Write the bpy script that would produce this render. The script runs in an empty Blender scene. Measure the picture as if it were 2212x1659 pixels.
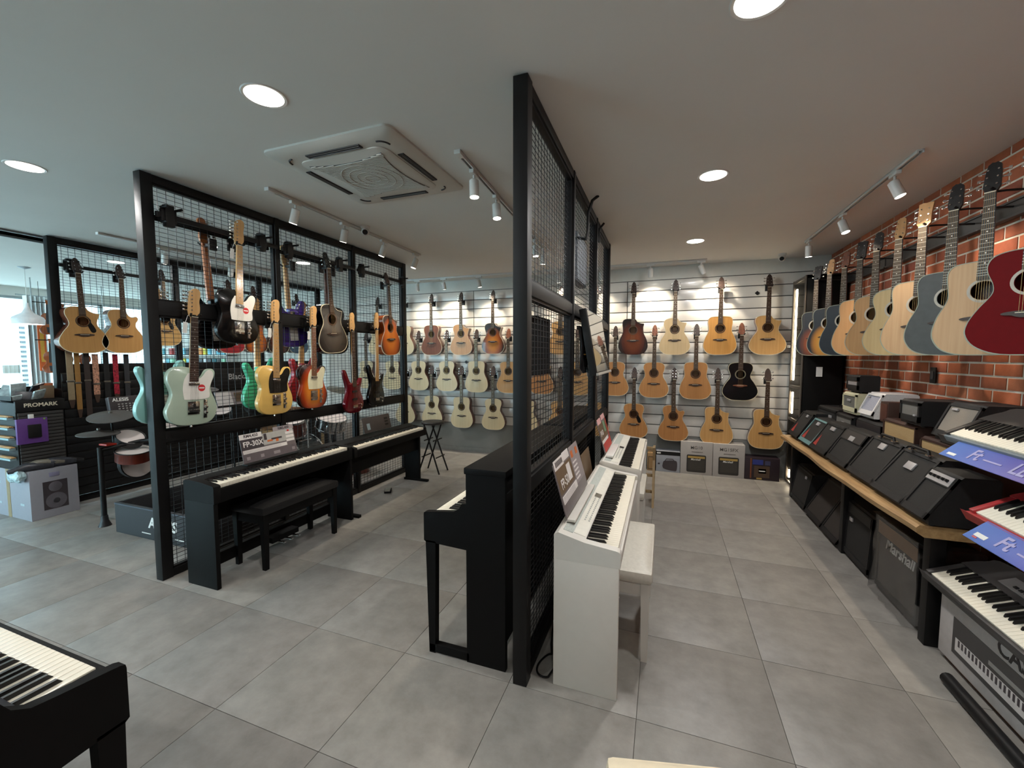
import bpy, bmesh, math, random
from mathutils import Vector, Matrix
from mathutils.geometry import delaunay_2d_cdt
random.seed(7)
R = math.radians
scene = bpy.context.scene
COL = scene.collection

# ---------------------------------------------------------------- camera
cam_data = bpy.data.cameras.new('camera')
cam_data.sensor_fit = 'HORIZONTAL'; cam_data.sensor_width = 36.0
cam_data.lens = 36.0 * 900.0 / 2212.0
cam_data.clip_start = 0.02; cam_data.clip_end = 200
camera = bpy.data.objects.new('camera', cam_data); COL.objects.link(camera)
camera.location = (0, 0, 1.6)
camera.rotation_euler = (R(90 - 3.846), 0, R(20.04))
scene.camera = camera

# ---------------------------------------------------------------- world, exposure
scene.view_settings.view_transform = 'Standard'
scene.view_settings.look = 'None'
scene.view_settings.gamma = 1.0
scene.view_settings.use_curve_mapping = False
scene.view_settings.exposure = 0.40
world = bpy.data.worlds.new('daylight'); scene.world = world
world.use_nodes = True
bg = world.node_tree.nodes['Background']
bg.inputs['Color'].default_value = (0.62, 0.87, 1.0, 1)
bg.inputs['Strength'].default_value = 10.0
try:
    scene.cycles.use_denoising = True
    scene.cycles.max_bounces = 4
    scene.cycles.diffuse_bounces = 3
    scene.cycles.glossy_bounces = 2
    scene.cycles.transmission_bounces = 2
    scene.cycles.transparent_max_bounces = 4
    scene.cycles.sample_clamp_indirect = 6.0
    scene.cycles.use_light_tree = False
    scene.cycles.use_adaptive_sampling = True
    scene.cycles.adaptive_threshold = 0.03
    scene.cycles.caustics_reflective = False
    scene.cycles.caustics_refractive = False
except Exception:
    pass
DOWNLIGHT = 15.5          # watts of a ceiling downlight
SPOT_W = 46.0             # watts of a track spot

# ---------------------------------------------------------------- materials
def lin(c):
    c = c / 255.0
    return c / 12.92 if c <= 0.04045 else ((c + 0.055) / 1.055) ** 2.4
def L3(rgb): return (lin(rgb[0]), lin(rgb[1]), lin(rgb[2]), 1.0)
MATS = {}
def M(name, rgb, rough=0.5, metal=0.0, spec=0.5, var=0.06, nscale=25.0, bump=0.0, coat=0.0, emit=0.0, erg=None, trans=0.0, alpha=1.0):
    """procedural principled material with a little noise in its colour"""
    if name in MATS: return MATS[name]
    m = bpy.data.materials.new(name); m.use_nodes = True
    nt = m.node_tree; b = nt.nodes['Principled BSDF']
    c = L3(rgb)
    b.inputs['Roughness'].default_value = rough
    b.inputs['Metallic'].default_value = metal
    b.inputs['Specular IOR Level'].default_value = spec
    if coat:
        b.inputs['Coat Weight'].default_value = coat; b.inputs['Coat Roughness'].default_value = 0.06
    if trans: b.inputs['Transmission Weight'].default_value = trans
    if alpha < 1: b.inputs['Alpha'].default_value = alpha
    if emit:
        b.inputs['Emission Color'].default_value = L3(erg or rgb); b.inputs['Emission Strength'].default_value = emit
    tc = nt.nodes.new('ShaderNodeTexCoord')
    n = nt.nodes.new('ShaderNodeTexNoise'); n.inputs['Scale'].default_value = nscale; n.inputs['Detail'].default_value = 3
    nt.links.new(tc.outputs['Object'], n.inputs['Vector'])
    r = nt.nodes.new('ShaderNodeValToRGB')
    r.color_ramp.elements[0].position = 0.3; r.color_ramp.elements[1].position = 0.7
    r.color_ramp.elements[0].color = (c[0] * (1 - var), c[1] * (1 - var), c[2] * (1 - var), 1)
    r.color_ramp.elements[1].color = (min(1, c[0] * (1 + var)), min(1, c[1] * (1 + var)), min(1, c[2] * (1 + var)), 1)
    nt.links.new(n.outputs['Fac'], r.inputs['Fac']); nt.links.new(r.outputs['Color'], b.inputs['Base Color'])
    if bump:
        bp = nt.nodes.new('ShaderNodeBump'); bp.inputs['Strength'].default_value = bump; bp.inputs['Distance'].default_value = 0.004
        n2 = nt.nodes.new('ShaderNodeTexNoise'); n2.inputs['Scale'].default_value = nscale * 6
        nt.links.new(tc.outputs['Object'], n2.inputs['Vector'])
        nt.links.new(n2.outputs['Fac'], bp.inputs['Height']); nt.links.new(bp.outputs['Normal'], b.inputs['Normal'])
    MATS[name] = m
    return m
def WOOD(name, a, b_, rough=0.4, coat=0.0, sx=60, sy=60, sz=2.5, contrast=0.5):
    """straight grained wood, grain along local z (or whichever axis has the small scale)"""
    if name in MATS: return MATS[name]
    m = bpy.data.materials.new(name); m.use_nodes = True
    nt = m.node_tree; b = nt.nodes['Principled BSDF']
    b.inputs['Roughness'].default_value = rough
    if coat:
        b.inputs['Coat Weight'].default_value = coat; b.inputs['Coat Roughness'].default_value = 0.05
    tc = nt.nodes.new('ShaderNodeTexCoord'); mp = nt.nodes.new('ShaderNodeMapping')
    mp.inputs['Scale'].default_value = (sx, sy, sz)
    oi = nt.nodes.new('ShaderNodeObjectInfo'); ad = nt.nodes.new('ShaderNodeVectorMath'); ad.operation = 'ADD'
    ml = nt.nodes.new('ShaderNodeMath'); ml.operation = 'MULTIPLY'; ml.inputs[1].default_value = 40
    nt.links.new(oi.outputs['Random'], ml.inputs[0])
    nt.links.new(tc.outputs['Object'], mp.inputs['Vector']); nt.links.new(mp.outputs['Vector'], ad.inputs[0]); nt.links.new(ml.outputs[0], ad.inputs[1])
    n = nt.nodes.new('ShaderNodeTexNoise'); n.inputs['Scale'].default_value = 1.0; n.inputs['Detail'].default_value = 4
    nt.links.new(ad.outputs[0], n.inputs['Vector'])
    r = nt.nodes.new('ShaderNodeValToRGB')
    r.color_ramp.elements[0].position = 0.5 - contrast / 2; r.color_ramp.elements[1].position = 0.5 + contrast / 2
    r.color_ramp.elements[0].color = L3(b_); r.color_ramp.elements[1].color = L3(a)
    nt.links.new(n.outputs['Fac'], r.inputs['Fac']); nt.links.new(r.outputs['Color'], b.inputs['Base Color'])
    MATS[name] = m
    return m
def BURST(name, inner, mid, outer, cz=0.2, rx=0.2, rz=0.3, rough=0.25, coat=0.6, p=(0.35, 0.7, 0.95)):
    """sunburst lacquer: colour by distance from the middle of the guitar top"""
    m = bpy.data.materials.new(name); m.use_nodes = True
    nt = m.node_tree; b = nt.nodes['Principled BSDF']; b.inputs['Roughness'].default_value = rough
    b.inputs['Coat Weight'].default_value = coat; b.inputs['Coat Roughness'].default_value = 0.05
    tc = nt.nodes.new('ShaderNodeTexCoord'); mp = nt.nodes.new('ShaderNodeMapping')
    mp.inputs['Scale'].default_value = (1 / rx, 0, 1 / rz); mp.inputs['Location'].default_value = (0, 0, -cz / rz)
    ln = nt.nodes.new('ShaderNodeVectorMath'); ln.operation = 'LENGTH'
    r = nt.nodes.new('ShaderNodeValToRGB'); e = r.color_ramp.elements
    e[0].position = p[0]; e[0].color = L3(inner); e[1].position = p[2]; e[1].color = L3(outer)
    k = e.new(p[1]); k.color = L3(mid)
    nt.links.new(tc.outputs['Object'], mp.inputs['Vector']); nt.links.new(mp.outputs['Vector'], ln.inputs[0])
    nt.links.new(ln.outputs['Value'], r.inputs['Fac']); nt.links.new(r.outputs['Color'], b.inputs['Base Color'])
    MATS[name] = m
    return m
def PIECES(name, cols, rough=0.8, nscale=9.0, var=0.16, bump=0.3, detail=6):
    """bricks / tiles: each object picks its own shade, plus mottling"""
    m = bpy.data.materials.new(name); m.use_nodes = True
    nt = m.node_tree; b = nt.nodes['Principled BSDF']; b.inputs['Roughness'].default_value = rough
    oi = nt.nodes.new('ShaderNodeObjectInfo'); r = nt.nodes.new('ShaderNodeValToRGB'); e = r.color_ramp.elements
    for i, c in enumerate(cols):
        k = e[i] if i < 2 else e.new(0.5)
        k.position = i / (len(cols) - 1) if i < 2 else 0.0
    while len(e) > 1: e.remove(e[-1])
    e[0].position = 0; e[0].color = L3(cols[0])
    for i, c in enumerate(cols[1:]):
        k = e.new((i + 1) / (len(cols) - 1)); k.color = L3(c)
    nt.links.new(oi.outputs['Random'], r.inputs['Fac'])
    g = nt.nodes.new('ShaderNodeNewGeometry')
    n = nt.nodes.new('ShaderNodeTexNoise'); n.inputs['Scale'].default_value = nscale; n.inputs['Detail'].default_value = detail; n.inputs['Roughness'].default_value = 0.65
    nt.links.new(g.outputs['Position'], n.inputs['Vector'])
    mr = nt.nodes.new('ShaderNodeMapRange'); mr.inputs[1].default_value = 0.3; mr.inputs[2].default_value = 0.7
    mr.inputs[3].default_value = 1 - var; mr.inputs[4].default_value = 1 + var
    nt.links.new(n.outputs['Fac'], mr.inputs[0])
    mx = nt.nodes.new('ShaderNodeMix'); mx.data_type = 'RGBA'; mx.blend_type = 'MULTIPLY'; mx.inputs[0].default_value = 1
    nt.links.new(r.outputs['Color'], mx.inputs[6]); nt.links.new(mr.outputs[0], mx.inputs[7])
    nt.links.new(mx.outputs[2], b.inputs['Base Color'])
    if bump:
        bp = nt.nodes.new('ShaderNodeBump'); bp.inputs['Strength'].default_value = bump; bp.inputs['Distance'].default_value = 0.003
        n2 = nt.nodes.new('ShaderNodeTexNoise'); n2.inputs['Scale'].default_value = nscale * 12
        nt.links.new(g.outputs['Position'], n2.inputs['Vector'])
        nt.links.new(n2.outputs['Fac'], bp.inputs['Height']); nt.links.new(bp.outputs['Normal'], b.inputs['Normal'])
    MATS[name] = m
    return m
def EMIT(name, rgb, s):
    m = bpy.data.materials.new(name); m.use_nodes = True
    nt = m.node_tree; nt.nodes.remove(nt.nodes['Principled BSDF'])
    e = nt.nodes.new('ShaderNodeEmission'); e.inputs['Color'].default_value = L3(rgb); e.inputs['Strength'].default_value = s
    nt.links.new(e.outputs[0], nt.nodes['Material Output'].inputs['Surface'])
    m.cycles.emission_sampling = 'NONE'
    MATS[name] = m
    return m

# ---------------------------------------------------------------- mesh building
class B:
    def __init__(s): s.v = []; s.f = []
    def add(s, vs, fs):
        o = len(s.v); s.v += [tuple(p) for p in vs]; s.f += [tuple(i + o for i in f) for f in fs]; return s
    def box(s, x0, x1, y0, y1, z0, z1):
        vs = [(x, y, z) for z in (z0, z1) for y in (y0, y1) for x in (x0, x1)]
        return s.add(vs, [(0, 2, 3, 1), (4, 5, 7, 6), (0, 1, 5, 4), (2, 6, 7, 3), (0, 4, 6, 2), (1, 3, 7, 5)])
    def cbox(s, x0, x1, y0, y1, z0, z1, c=0.006):
        """box with chamfered edges"""
        c = min(c, (x1 - x0) * .45, (y1 - y0) * .45, (z1 - z0) * .45)
        bm = bmesh.new()
        bmesh.ops.create_cube(bm, size=1)
        for v in bm.verts:
            v.co = Vector(((x0 + x1) / 2 + v.co.x * (x1 - x0), (y0 + y1) / 2 + v.co.y * (y1 - y0), (z0 + z1) / 2 + v.co.z * (z1 - z0)))
        bmesh.ops.bevel(bm, geom=bm.edges[:], offset=c, segments=2, affect='EDGES', profile=0.6)
        bm.verts.index_update()
        s.add([v.co for v in bm.verts], [[v.index for v in f.verts] for f in bm.faces]); bm.free(); return s
    def cyl(s, p0, p1, r0, r1=None, n=12, caps=True):
        r1 = r0 if r1 is None else r1
        p0 = Vector(p0); p1 = Vector(p1); d = (p1 - p0).normalized()
        a = d.orthogonal().normalized(); b = d.cross(a)
        vs = []
        for p, r in ((p0, r0), (p1, r1)):
            for i in range(n):
                t = 2 * math.pi * i / n; vs.append(p + a * (r * math.cos(t)) + b * (r * math.sin(t)))
        fs = [(i, (i + 1) % n, n + (i + 1) % n, n + i) for i in range(n)]
        if caps: fs += [tuple(range(n - 1, -1, -1)), tuple(range(n, 2 * n))]
        return s.add(vs, fs)
    def tube(s, pts, r, n=8):
        pts = [Vector(p) for p in pts]; rings = []; a = None
        for i, p in enumerate(pts):
            d = (pts[min(i + 1, len(pts) - 1)] - pts[max(i - 1, 0)]).normalized()
            a = d.orthogonal().normalized() if a is None else (a - d * a.dot(d)).normalized()
            b = d.cross(a)
            rr = r[i] if isinstance(r, (list, tuple)) else r
            rings.append([p + a * (rr * math.cos(2 * math.pi * k / n)) + b * (rr * math.sin(2 * math.pi * k / n)) for k in range(n)])
        vs = [q for g in rings for q in g]; fs = []
        for i in range(len(pts) - 1):
            for k in range(n):
                fs.append((i * n + k, i * n + (k + 1) % n, (i + 1) * n + (k + 1) % n, (i + 1) * n + k))
        fs += [tuple(range(n - 1, -1, -1)), tuple((len(pts) - 1) * n + k for k in range(n))]
        return s.add(vs, fs)
    def lathe(s, prof, n=24, c=(0, 0, 0), cap=True):
        """prof [(r,z)...] about z"""
        vs = []; fs = []
        for r, z in prof:
            for k in range(n):
                t = 2 * math.pi * k / n; vs.append((c[0] + r * math.cos(t), c[1] + r * math.sin(t), c[2] + z))
        for i in range(len(prof) - 1):
            for k in range(n):
                fs.append((i * n + k, i * n + (k + 1) % n, (i + 1) * n + (k + 1) % n, (i + 1) * n + k))
        if cap and prof[0][0] > 1e-6: fs.append(tuple(range(n - 1, -1, -1)))
        if cap and prof[-1][0] > 1e-6: fs.append(tuple((len(prof) - 1) * n + k for k in range(n)))
        return s.add(vs, fs)
    def prism(s, out, a, b, plane='xz'):
        """closed outline extruded from a to b along the third axis"""
        n = len(out)
        def P(p, t):
            return {'xz': (p[0], t, p[1]), 'xy': (p[0], p[1], t), 'yz': (t, p[0], p[1])}[plane]
        vs = [P(p, a) for p in out] + [P(p, b) for p in out]
        fs = [(i, (i + 1) % n, n + (i + 1) % n, n + i) for i in range(n)] + [tuple(range(n - 1, -1, -1)), tuple(range(n, 2 * n))]
        return s.add(vs, fs)
    def T(s, m):
        s.v = [tuple(m @ Vector(p)) for p in s.v]; return s
    def mesh(s, name, mat=None, smooth=True, ang=40):
        me = bpy.data.meshes.new(name); me.from_pydata(s.v, [], s.f)
        bm = bmesh.new(); bm.from_mesh(me); bmesh.ops.recalc_face_normals(bm, faces=bm.faces[:]); bm.to_mesh(me); bm.free()
        if smooth and len(s.f) > 6:
            me.polygons.foreach_set('use_smooth', [True] * len(me.polygons)); me.set_sharp_from_angle(angle=R(ang))
        if mat is not None: me.materials.append(mat)
        return me
    def obj(s, name, mat, parent=None, loc=(0, 0, 0), rot=(0, 0, 0), smooth=True):
        return inst(name, s.mesh(name, mat, smooth), None, parent, loc, rot)
def inst(name, me, mat=None, parent=None, loc=(0, 0, 0), rot=(0, 0, 0), scale=(1, 1, 1)):
    o = bpy.data.objects.new(name, me); COL.objects.link(o)
    o.location = loc; o.rotation_euler = rot; o.scale = scale
    if parent is not None: o.parent = parent
    if mat is not None and me is not None:
        if not me.materials: me.materials.append(mat)
        if me.materials[0] != mat:
            o.material_slots[0].link = 'OBJECT'; o.material_slots[0].material = mat
    return o
def tag(o, label, cat, group=None):
    o['label'] = label; o['category'] = cat
    if group: o['group'] = group
    return o
def thing(name, label, cat, loc=(0, 0, 0), rot=(0, 0, 0), group=None, s=1.0):
    o = bpy.data.objects.new(name, None); COL.objects.link(o); o.empty_display_size = 0.05
    o.location = loc; o.rotation_euler = rot; o.scale = (s, s, s)
    return tag(o, label, cat, group)
def struct(o): o['kind'] = 'structure'; return o
def stuff(o): o['kind'] = 'stuff'; return o
_txt = {}
def text(name, s, size, mat, parent, loc, rot, depth=0.001, bold=0.0, shear=0.0, sx=1.0):
    key = (s, size, depth, bold, shear)
    if key not in _txt:
        cu = bpy.data.curves.new('lettering', 'FONT'); cu.body = s; cu.size = size; cu.extrude = depth
        cu.align_x = 'CENTER'; cu.align_y = 'CENTER'; cu.offset = bold; cu.shear = shear; cu.resolution_u = 3
        t = bpy.data.objects.new('lettering', cu); COL.objects.link(t)
        dg = bpy.context.evaluated_depsgraph_get()
        me = bpy.data.meshes.new_from_object(t.evaluated_get(dg))
        bpy.data.objects.remove(t); bpy.data.curves.remove(cu)
        me.materials.clear(); me.materials.append(mat); _txt[key] = me
    return inst(name, _txt[key], mat, parent, loc, rot, (sx, 1, 1))
FRONT = (R(90), 0, 0)     # lettering that reads from -y
def catmull(pts, k=5, closed=True):
    n = len(pts); out = []
    rng = range(n) if closed else range(n - 1)
    for i in rng:
        p = [pts[(i + j - 1) % n] if closed else pts[max(0, min(n - 1, i + j - 1))] for j in range(4)]
        for q in range(k):
            t = q / k
            out.append(tuple(0.5 * ((2 * p[1][d]) + (-p[0][d] + p[2][d]) * t + (2 * p[0][d] - 5 * p[1][d] + 4 * p[2][d] - p[3][d]) * t * t + (-p[0][d] + 3 * p[1][d] - 3 * p[2][d] + p[3][d]) * t ** 3) for d in range(2)))
    if not closed: out.append(pts[-1])
    return out

# shared materials
blackmetal = M('black powder coated steel', (15, 15, 16), 0.5, 0.0, 0.3, 0.1)
blackplastic = M('black plastic', (14, 14, 15), 0.5, spec=.35)
blacksatin = M('black satin wood laminate', (14, 14, 14), 0.6, spec=.15, bump=0.02)
blackgloss = M('black gloss lacquer', (9, 9, 10), 0.22, spec=.35, coat=0.25)
blackfabric = M('black cloth', (26, 25, 26), 0.9, nscale=120, var=0.25)
chrome = M('polished chrome', (215, 215, 215), 0.14, 1.0, var=0.02)
nickel = M('brushed nickel', (170, 168, 162), 0.3, 1.0, var=0.05)
gold = M('gold plate', (190, 150, 80), 0.25, 1.0, var=0.05)
whiteplastic = M('white plastic', (225, 224, 218), 0.4, var=0.02)
whitepaint = M('white painted metal', (215, 213, 208), 0.35, var=0.02)
paper = M('white paper', (225, 225, 220), 0.7, var=0.03)
bone = M('bone', (225, 215, 190), 0.4)
whitekey = M('white piano key', (238, 232, 214), 0.25, var=0.02)
blackkey = M('black piano key', (18, 18, 20), 0.35, var=0.1)
# ================================================================ THE ROOM
CEIL = 2.85; YB = 6.3; XR = 1.92; XL = -11.0; YF = -3.6
tilem = PIECES('grey porcelain tile', [(137, 134, 129), (141, 138, 132), (133, 130, 126), (139, 136, 131)], rough=0.42, nscale=8.0, var=0.2, bump=0.06, detail=10)
grout = M('grey grout', (84, 80, 74), 0.9)
floor = struct(B().box(XL - .3, XR + .3, YF - .2, YB + .2, -0.1, -0.004).obj('floor', grout))
T = 0.6; tb = B().cbox(-T / 2 + .0012, T / 2 - .0012, -T / 2 + .0012, T / 2 - .0012, -0.012, 0, 0.0012).mesh('tile', tilem)
cells = []
for i in range(-19, 3):
    for j in range(-7, 11):
        x = 0.52 + T * i + T / 2 - .6; y = 2.42 + T * j + T / 2 - 1.2
        if XL < x < XR + .2 and YF < y < YB + .2: cells.append((x, y))
cells.sort(key=lambda c: math.hypot(c[0] + 1.5, c[1] - 2.6))
for x, y in cells[:290]: inst('tile', tb, None, floor, (x, y, 0))
rest = B()
for x, y in cells[290:]: rest.box(x - T / 2 + .0012, x + T / 2 - .0012, y - T / 2 + .0012, y + T / 2 - .0012, -0.012, 0)
stuff(rest.obj('floor_tiles', tilem, floor))

ceilm = M('white ceiling paint', (228, 226, 221), 0.85, var=0.015, nscale=2)
wallm = M('white wall paint', (212, 208, 200), 0.8, var=0.02, nscale=3)
struct(B().box(-6.12, XR + .3, YF - .2, YB + .2, CEIL, CEIL + .12).obj('ceiling', ceilm))
# the ceiling steps at the next bay: a recessed slot, then a ceiling of its own
cl = struct(B().box(XL - .3, -6.42, YF - .2, YB + .2, CEIL, CEIL + .12).obj('ceiling_bay', ceilm))
struct(B().box(-6.42, -6.12, YF - .2, YB + .2, CEIL + .16, CEIL + .26).obj('ceiling_slot', ceilm))
struct(B().box(-6.16, -6.12, YF - .2, YB + .2, CEIL - .02, CEIL + .2).obj('trim_1', M('grey trim', (120, 122, 122), 0.6)))
struct(B().box(-6.44, -6.42, YF - .2, YB + .2, CEIL - .02, CEIL + .2).obj('trim_2', MATS['grey trim']))

# back wall with its slat boards
slatm = M('white slatwall laminate', (214, 211, 204), 0.28, var=0.015, coat=0.2)
grey_low = M('grey painted plinth', (132, 132, 128), 0.8, var=0.06, nscale=4)
wb = struct(B().box(XL - .3, XR + .3, YB, YB + .2, 0, CEIL + .3).obj('wall_back', M('dark slat groove', (96, 95, 93), 0.6)))
stuffz = [2.665 - 0.1463 * k for k in range(16)]
X0, X1 = -5.4, XR
sb = B().cbox(-1.215, 1.215, -0.018, 0, 0.006, 0.1463 - 0.006, 0.002).mesh('slat', slatm)
for z in stuffz[1:]:
    for cx in (-4.18, -1.74, 0.70):
        inst('slat', sb, None, wb, (cx, YB, z))
B().box(X0, X1, YB - .018, YB, stuffz[0] + .004, CEIL).obj('top_panel', M('pale grey wall paint', (204, 202, 194), 0.5, var=0.02), wb)
B().box(X0, X1, YB - .02, YB, 0, stuffz[-1]).obj('plinth_panel', grey_low, wb)
B().box(XL, X0, YB - .03, YB, 0, CEIL).obj('plain_panel', wallm, wb)
struct(B().box(X0, X1, YB - .035, YB - .018, 0, 0.07).obj('baseboard_back', M('grey skirting', (130, 130, 126), 0.6)))

# right wall: painted mortar and single bricks
mortar = M('pale mortar', (214, 204, 188), 0.9, var=0.06, bump=0.2)
brickm = PIECES('red brick', [(166, 92, 60), (182, 100, 64), (148, 76, 50), (174, 104, 70), (136, 70, 52), (188, 108, 70)], rough=0.82, nscale=14, var=0.14, bump=0.35)
wr = struct(B().box(XR, XR + .2, YF - .2, YB + .2, 0, CEIL + .3).obj('wall_right', mortar))
BW, BH = 0.226, 0.0826
bb = B().cbox(-0.004, 0.004, -BW / 2 + .008, BW / 2 - .008, -BH / 2 + .0065, BH / 2 - .0065, 0.0015).mesh('brick', brickm)
bl = []
for j in range(int(CEIL / BH) + 1):
    z = 1.556 - BH / 2 + BH * (j - 18)
    for i in range(-30, 20):
        y = 3.554 + BW * (i + .5 * (j % 2))
        if z > 0 and z < CEIL + .03 and YF < y < YB: bl.append((y, z))
bl.sort(key=lambda c: (0 if (2.85 < c[0] < 6.0 and c[1] > 1.13) else 1, abs(c[0] - 4.2)))
for y, z in bl[:300]: inst('brick', bb, None, wr, (XR, y, min(z, CEIL - .0)))
rb = B()
for y, z in bl[300:]: rb.box(XR - .004, XR + .004, y - BW / 2 + .008, y + BW / 2 - .008, z - BH / 2 + .0065, z + BH / 2 - .0065)
stuff(rb.obj('bricks', brickm, wr))
ob = B().cbox(-.008, 0, -.035, .035, -.06, .06, .003).obj('wall_socket', blackplastic, wr, (XR - .012, 4.03, 1.455))
B().box(-.012, -.006, -.016, .016, -.03, .03).obj('socket_face', M('dark grey plastic', (50, 50, 52), .5), ob)

# left wall: daylight windows with frames, a louvre panel
wl = struct(B().box(XL - .2, XL, YF, 4.32, 0, 0.25).box(XL - .2, XL, 4.32, YB, 0, 0.9).box(XL - .2, XL, YF, YB, 2.68, CEIL + .3).obj('wall_left', wallm))
alu = M('aluminium frame', (170, 175, 176), 0.35, 0.6)
glassm = M('window glass', (235, 245, 245), 0.02, trans=1.0, var=0.0, spec=0.3)
def window(n, y0, y1, z0, z1, k):
    w = struct(bpy.data.objects.new('window_%d' % n, None)); COL.objects.link(w); w.location = (XL, 0, 0)
    for i in range(k + 1):
        y = y0 + (y1 - y0) * i / k
        B().box(-.12, -.04, y - .025, y + .025, z0, z1).obj('mullion', alu, w)
    for z in (z0, z1): B().box(-.12, -.04, y0, y1, z - .025, z + .025).obj('frame_rail', alu, w)
window(1, YF + .1, 4.30, 0.27, 2.66, 5)
window(2, 4.34, 6.26, 0.92, 2.66, 2)
# a neighbouring wall outside the glass, with louvres
wo = struct(B().box(-14.2, -14.0, -8, 10, 0, 3.6).obj('wall_outside', M('pale outdoor render', (196, 204, 206), .9, var=.04, nscale=2)))
struct(B().box(-16, XL - .2, -9, 11, -.12, -.02).obj('ground_outside', M('outdoor paving', (206, 206, 202), .9)))
lv = B().box(0, .03, 5.16, 5.45, .7, 2.42).obj('louvre_board', M('pale louvre board', (196, 202, 204), .7), wo, (-14.0, 0, 0))
for k in range(15): B().box(.03, .07, 5.18, 5.43, .0, .045).obj('louvre', M('grey louvre', (72, 78, 82), .5), lv, (0, 0, .8 + .11 * k))
# front wall behind the viewpoint: shop wall with unseen glazing, added and sized for its daylight
wf = struct(B().box(-5.2, XR + .3, YF - .2, YF, 0, CEIL + .3).box(XL - .3, -5.2, YF - .2, YF, 2.62, CEIL + .3).box(XL - .3, -5.2, YF - .2, YF, 0, .12).obj('wall_front', wallm))
w3 = struct(bpy.data.objects.new('window_3', None)); COL.objects.link(w3); w3.location = (0, YF, 0)
for i in range(5):
    x = -11 + 5.8 * i / 4; B().box(x - .03, x + .03, -.12, -.04, .12, 2.62).obj('mullion', alu, w3)
for z in (.14, 2.6): B().box(-11, -5.2, -.12, -.04, z - .03, z + .03).obj('frame_rail', alu, w3)
def PANE(name, tint=(0.93, 0.97, 0.97), fac=0.07, rough=0.0):
    m = bpy.data.materials.new(name); m.use_nodes = True; nt = m.node_tree; nt.nodes.remove(nt.nodes['Principled BSDF'])
    t = nt.nodes.new('ShaderNodeBsdfTransparent'); t.inputs[0].default_value = (*tint, 1)
    g = nt.nodes.new('ShaderNodeBsdfGlossy'); g.inputs['Roughness'].default_value = rough
    mx = nt.nodes.new('ShaderNodeMixShader'); mx.inputs[0].default_value = fac
    nt.links.new(t.outputs[0], mx.inputs[1]); nt.links.new(g.outputs[0], mx.inputs[2]); nt.links.new(mx.outputs[0], nt.nodes['Material Output'].inputs['Surface'])
    MATS[name] = m
    return m
pane = PANE('thin window glass')
for w, y0, y1, z0, z1, k in ((bpy.data.objects['window_1'], YF + .1, 4.30, .27, 2.66, 5), (bpy.data.objects['window_2'], 4.34, 6.26, .92, 2.66, 2)):
    for i in range(k):
        a = y0 + (y1 - y0) * i / k + .025; b = y0 + (y1 - y0) * (i + 1) / k - .025
        B().box(-.085, -.079, a, b, z0 + .025, z1 - .025).obj('pane', pane, w)
for i in range(4):
    B().box(-11 + 1.45 * i + .03, -11 + 1.45 * (i + 1) - .03, -.085, -.079, .17, 2.57).obj('pane', pane, w3)

# ================================================================ CEILING FITTINGS
dl_face = EMIT('downlight diffuser', (255, 250, 238), 9.0)
def downlight(x, y, label, r=0.085):
    t = thing('ceiling_downlight', label, 'downlight', (x, y, CEIL), group='round ceiling downlights')
    B().lathe([(r, -.002), (r + .012, -.004), (r + .016, 0)], 32).obj('trim_ring', whitepaint, t)
    B().lathe([(0.0, -.006), (r * .7, -.006), (r, -.003)], 32).obj('diffuser', dl_face, t)
    ld = bpy.data.lights.new('downlight_lamp', 'AREA'); ld.shape = 'DISK'; ld.size = 2 * r - .006; ld.energy = DOWNLIGHT; ld.color = (1.0, .975, .945)
    lo = bpy.data.objects.new('downlight_lamp', ld); COL.objects.link(lo); lo.parent = t; lo.location = (0, 0, -.008)
for x, y, l in [(-1.84, 1.56, 'large round downlight in the ceiling left of the air conditioner'),
                (-4.0, 1.57, 'round downlight in the ceiling beyond the tall left mesh divider'),
                (0.29, 3.28, 'round downlight above the aisle right of the central mesh divider'),
                (0.29, 5.04, 'small far round downlight closest to the guitar wall'),
                (0.29, 1.75, 'round downlight in the ceiling above the white keyboards near the top frame edge'),
                (-6.9, 3.5, 'round downlight beyond the far left mesh divider'),
                (-4.6, 4.4, 'round downlight between the two left mesh dividers'),
                (0.29, -0.6, 'round downlight behind the viewpoint on the right'), (-1.84, -0.6, 'round downlight behind the viewpoint near the middle'),
                (-4.0, -0.8, 'round downlight behind the viewpoint on the left')]:
    downlight(x, y, l)

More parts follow.
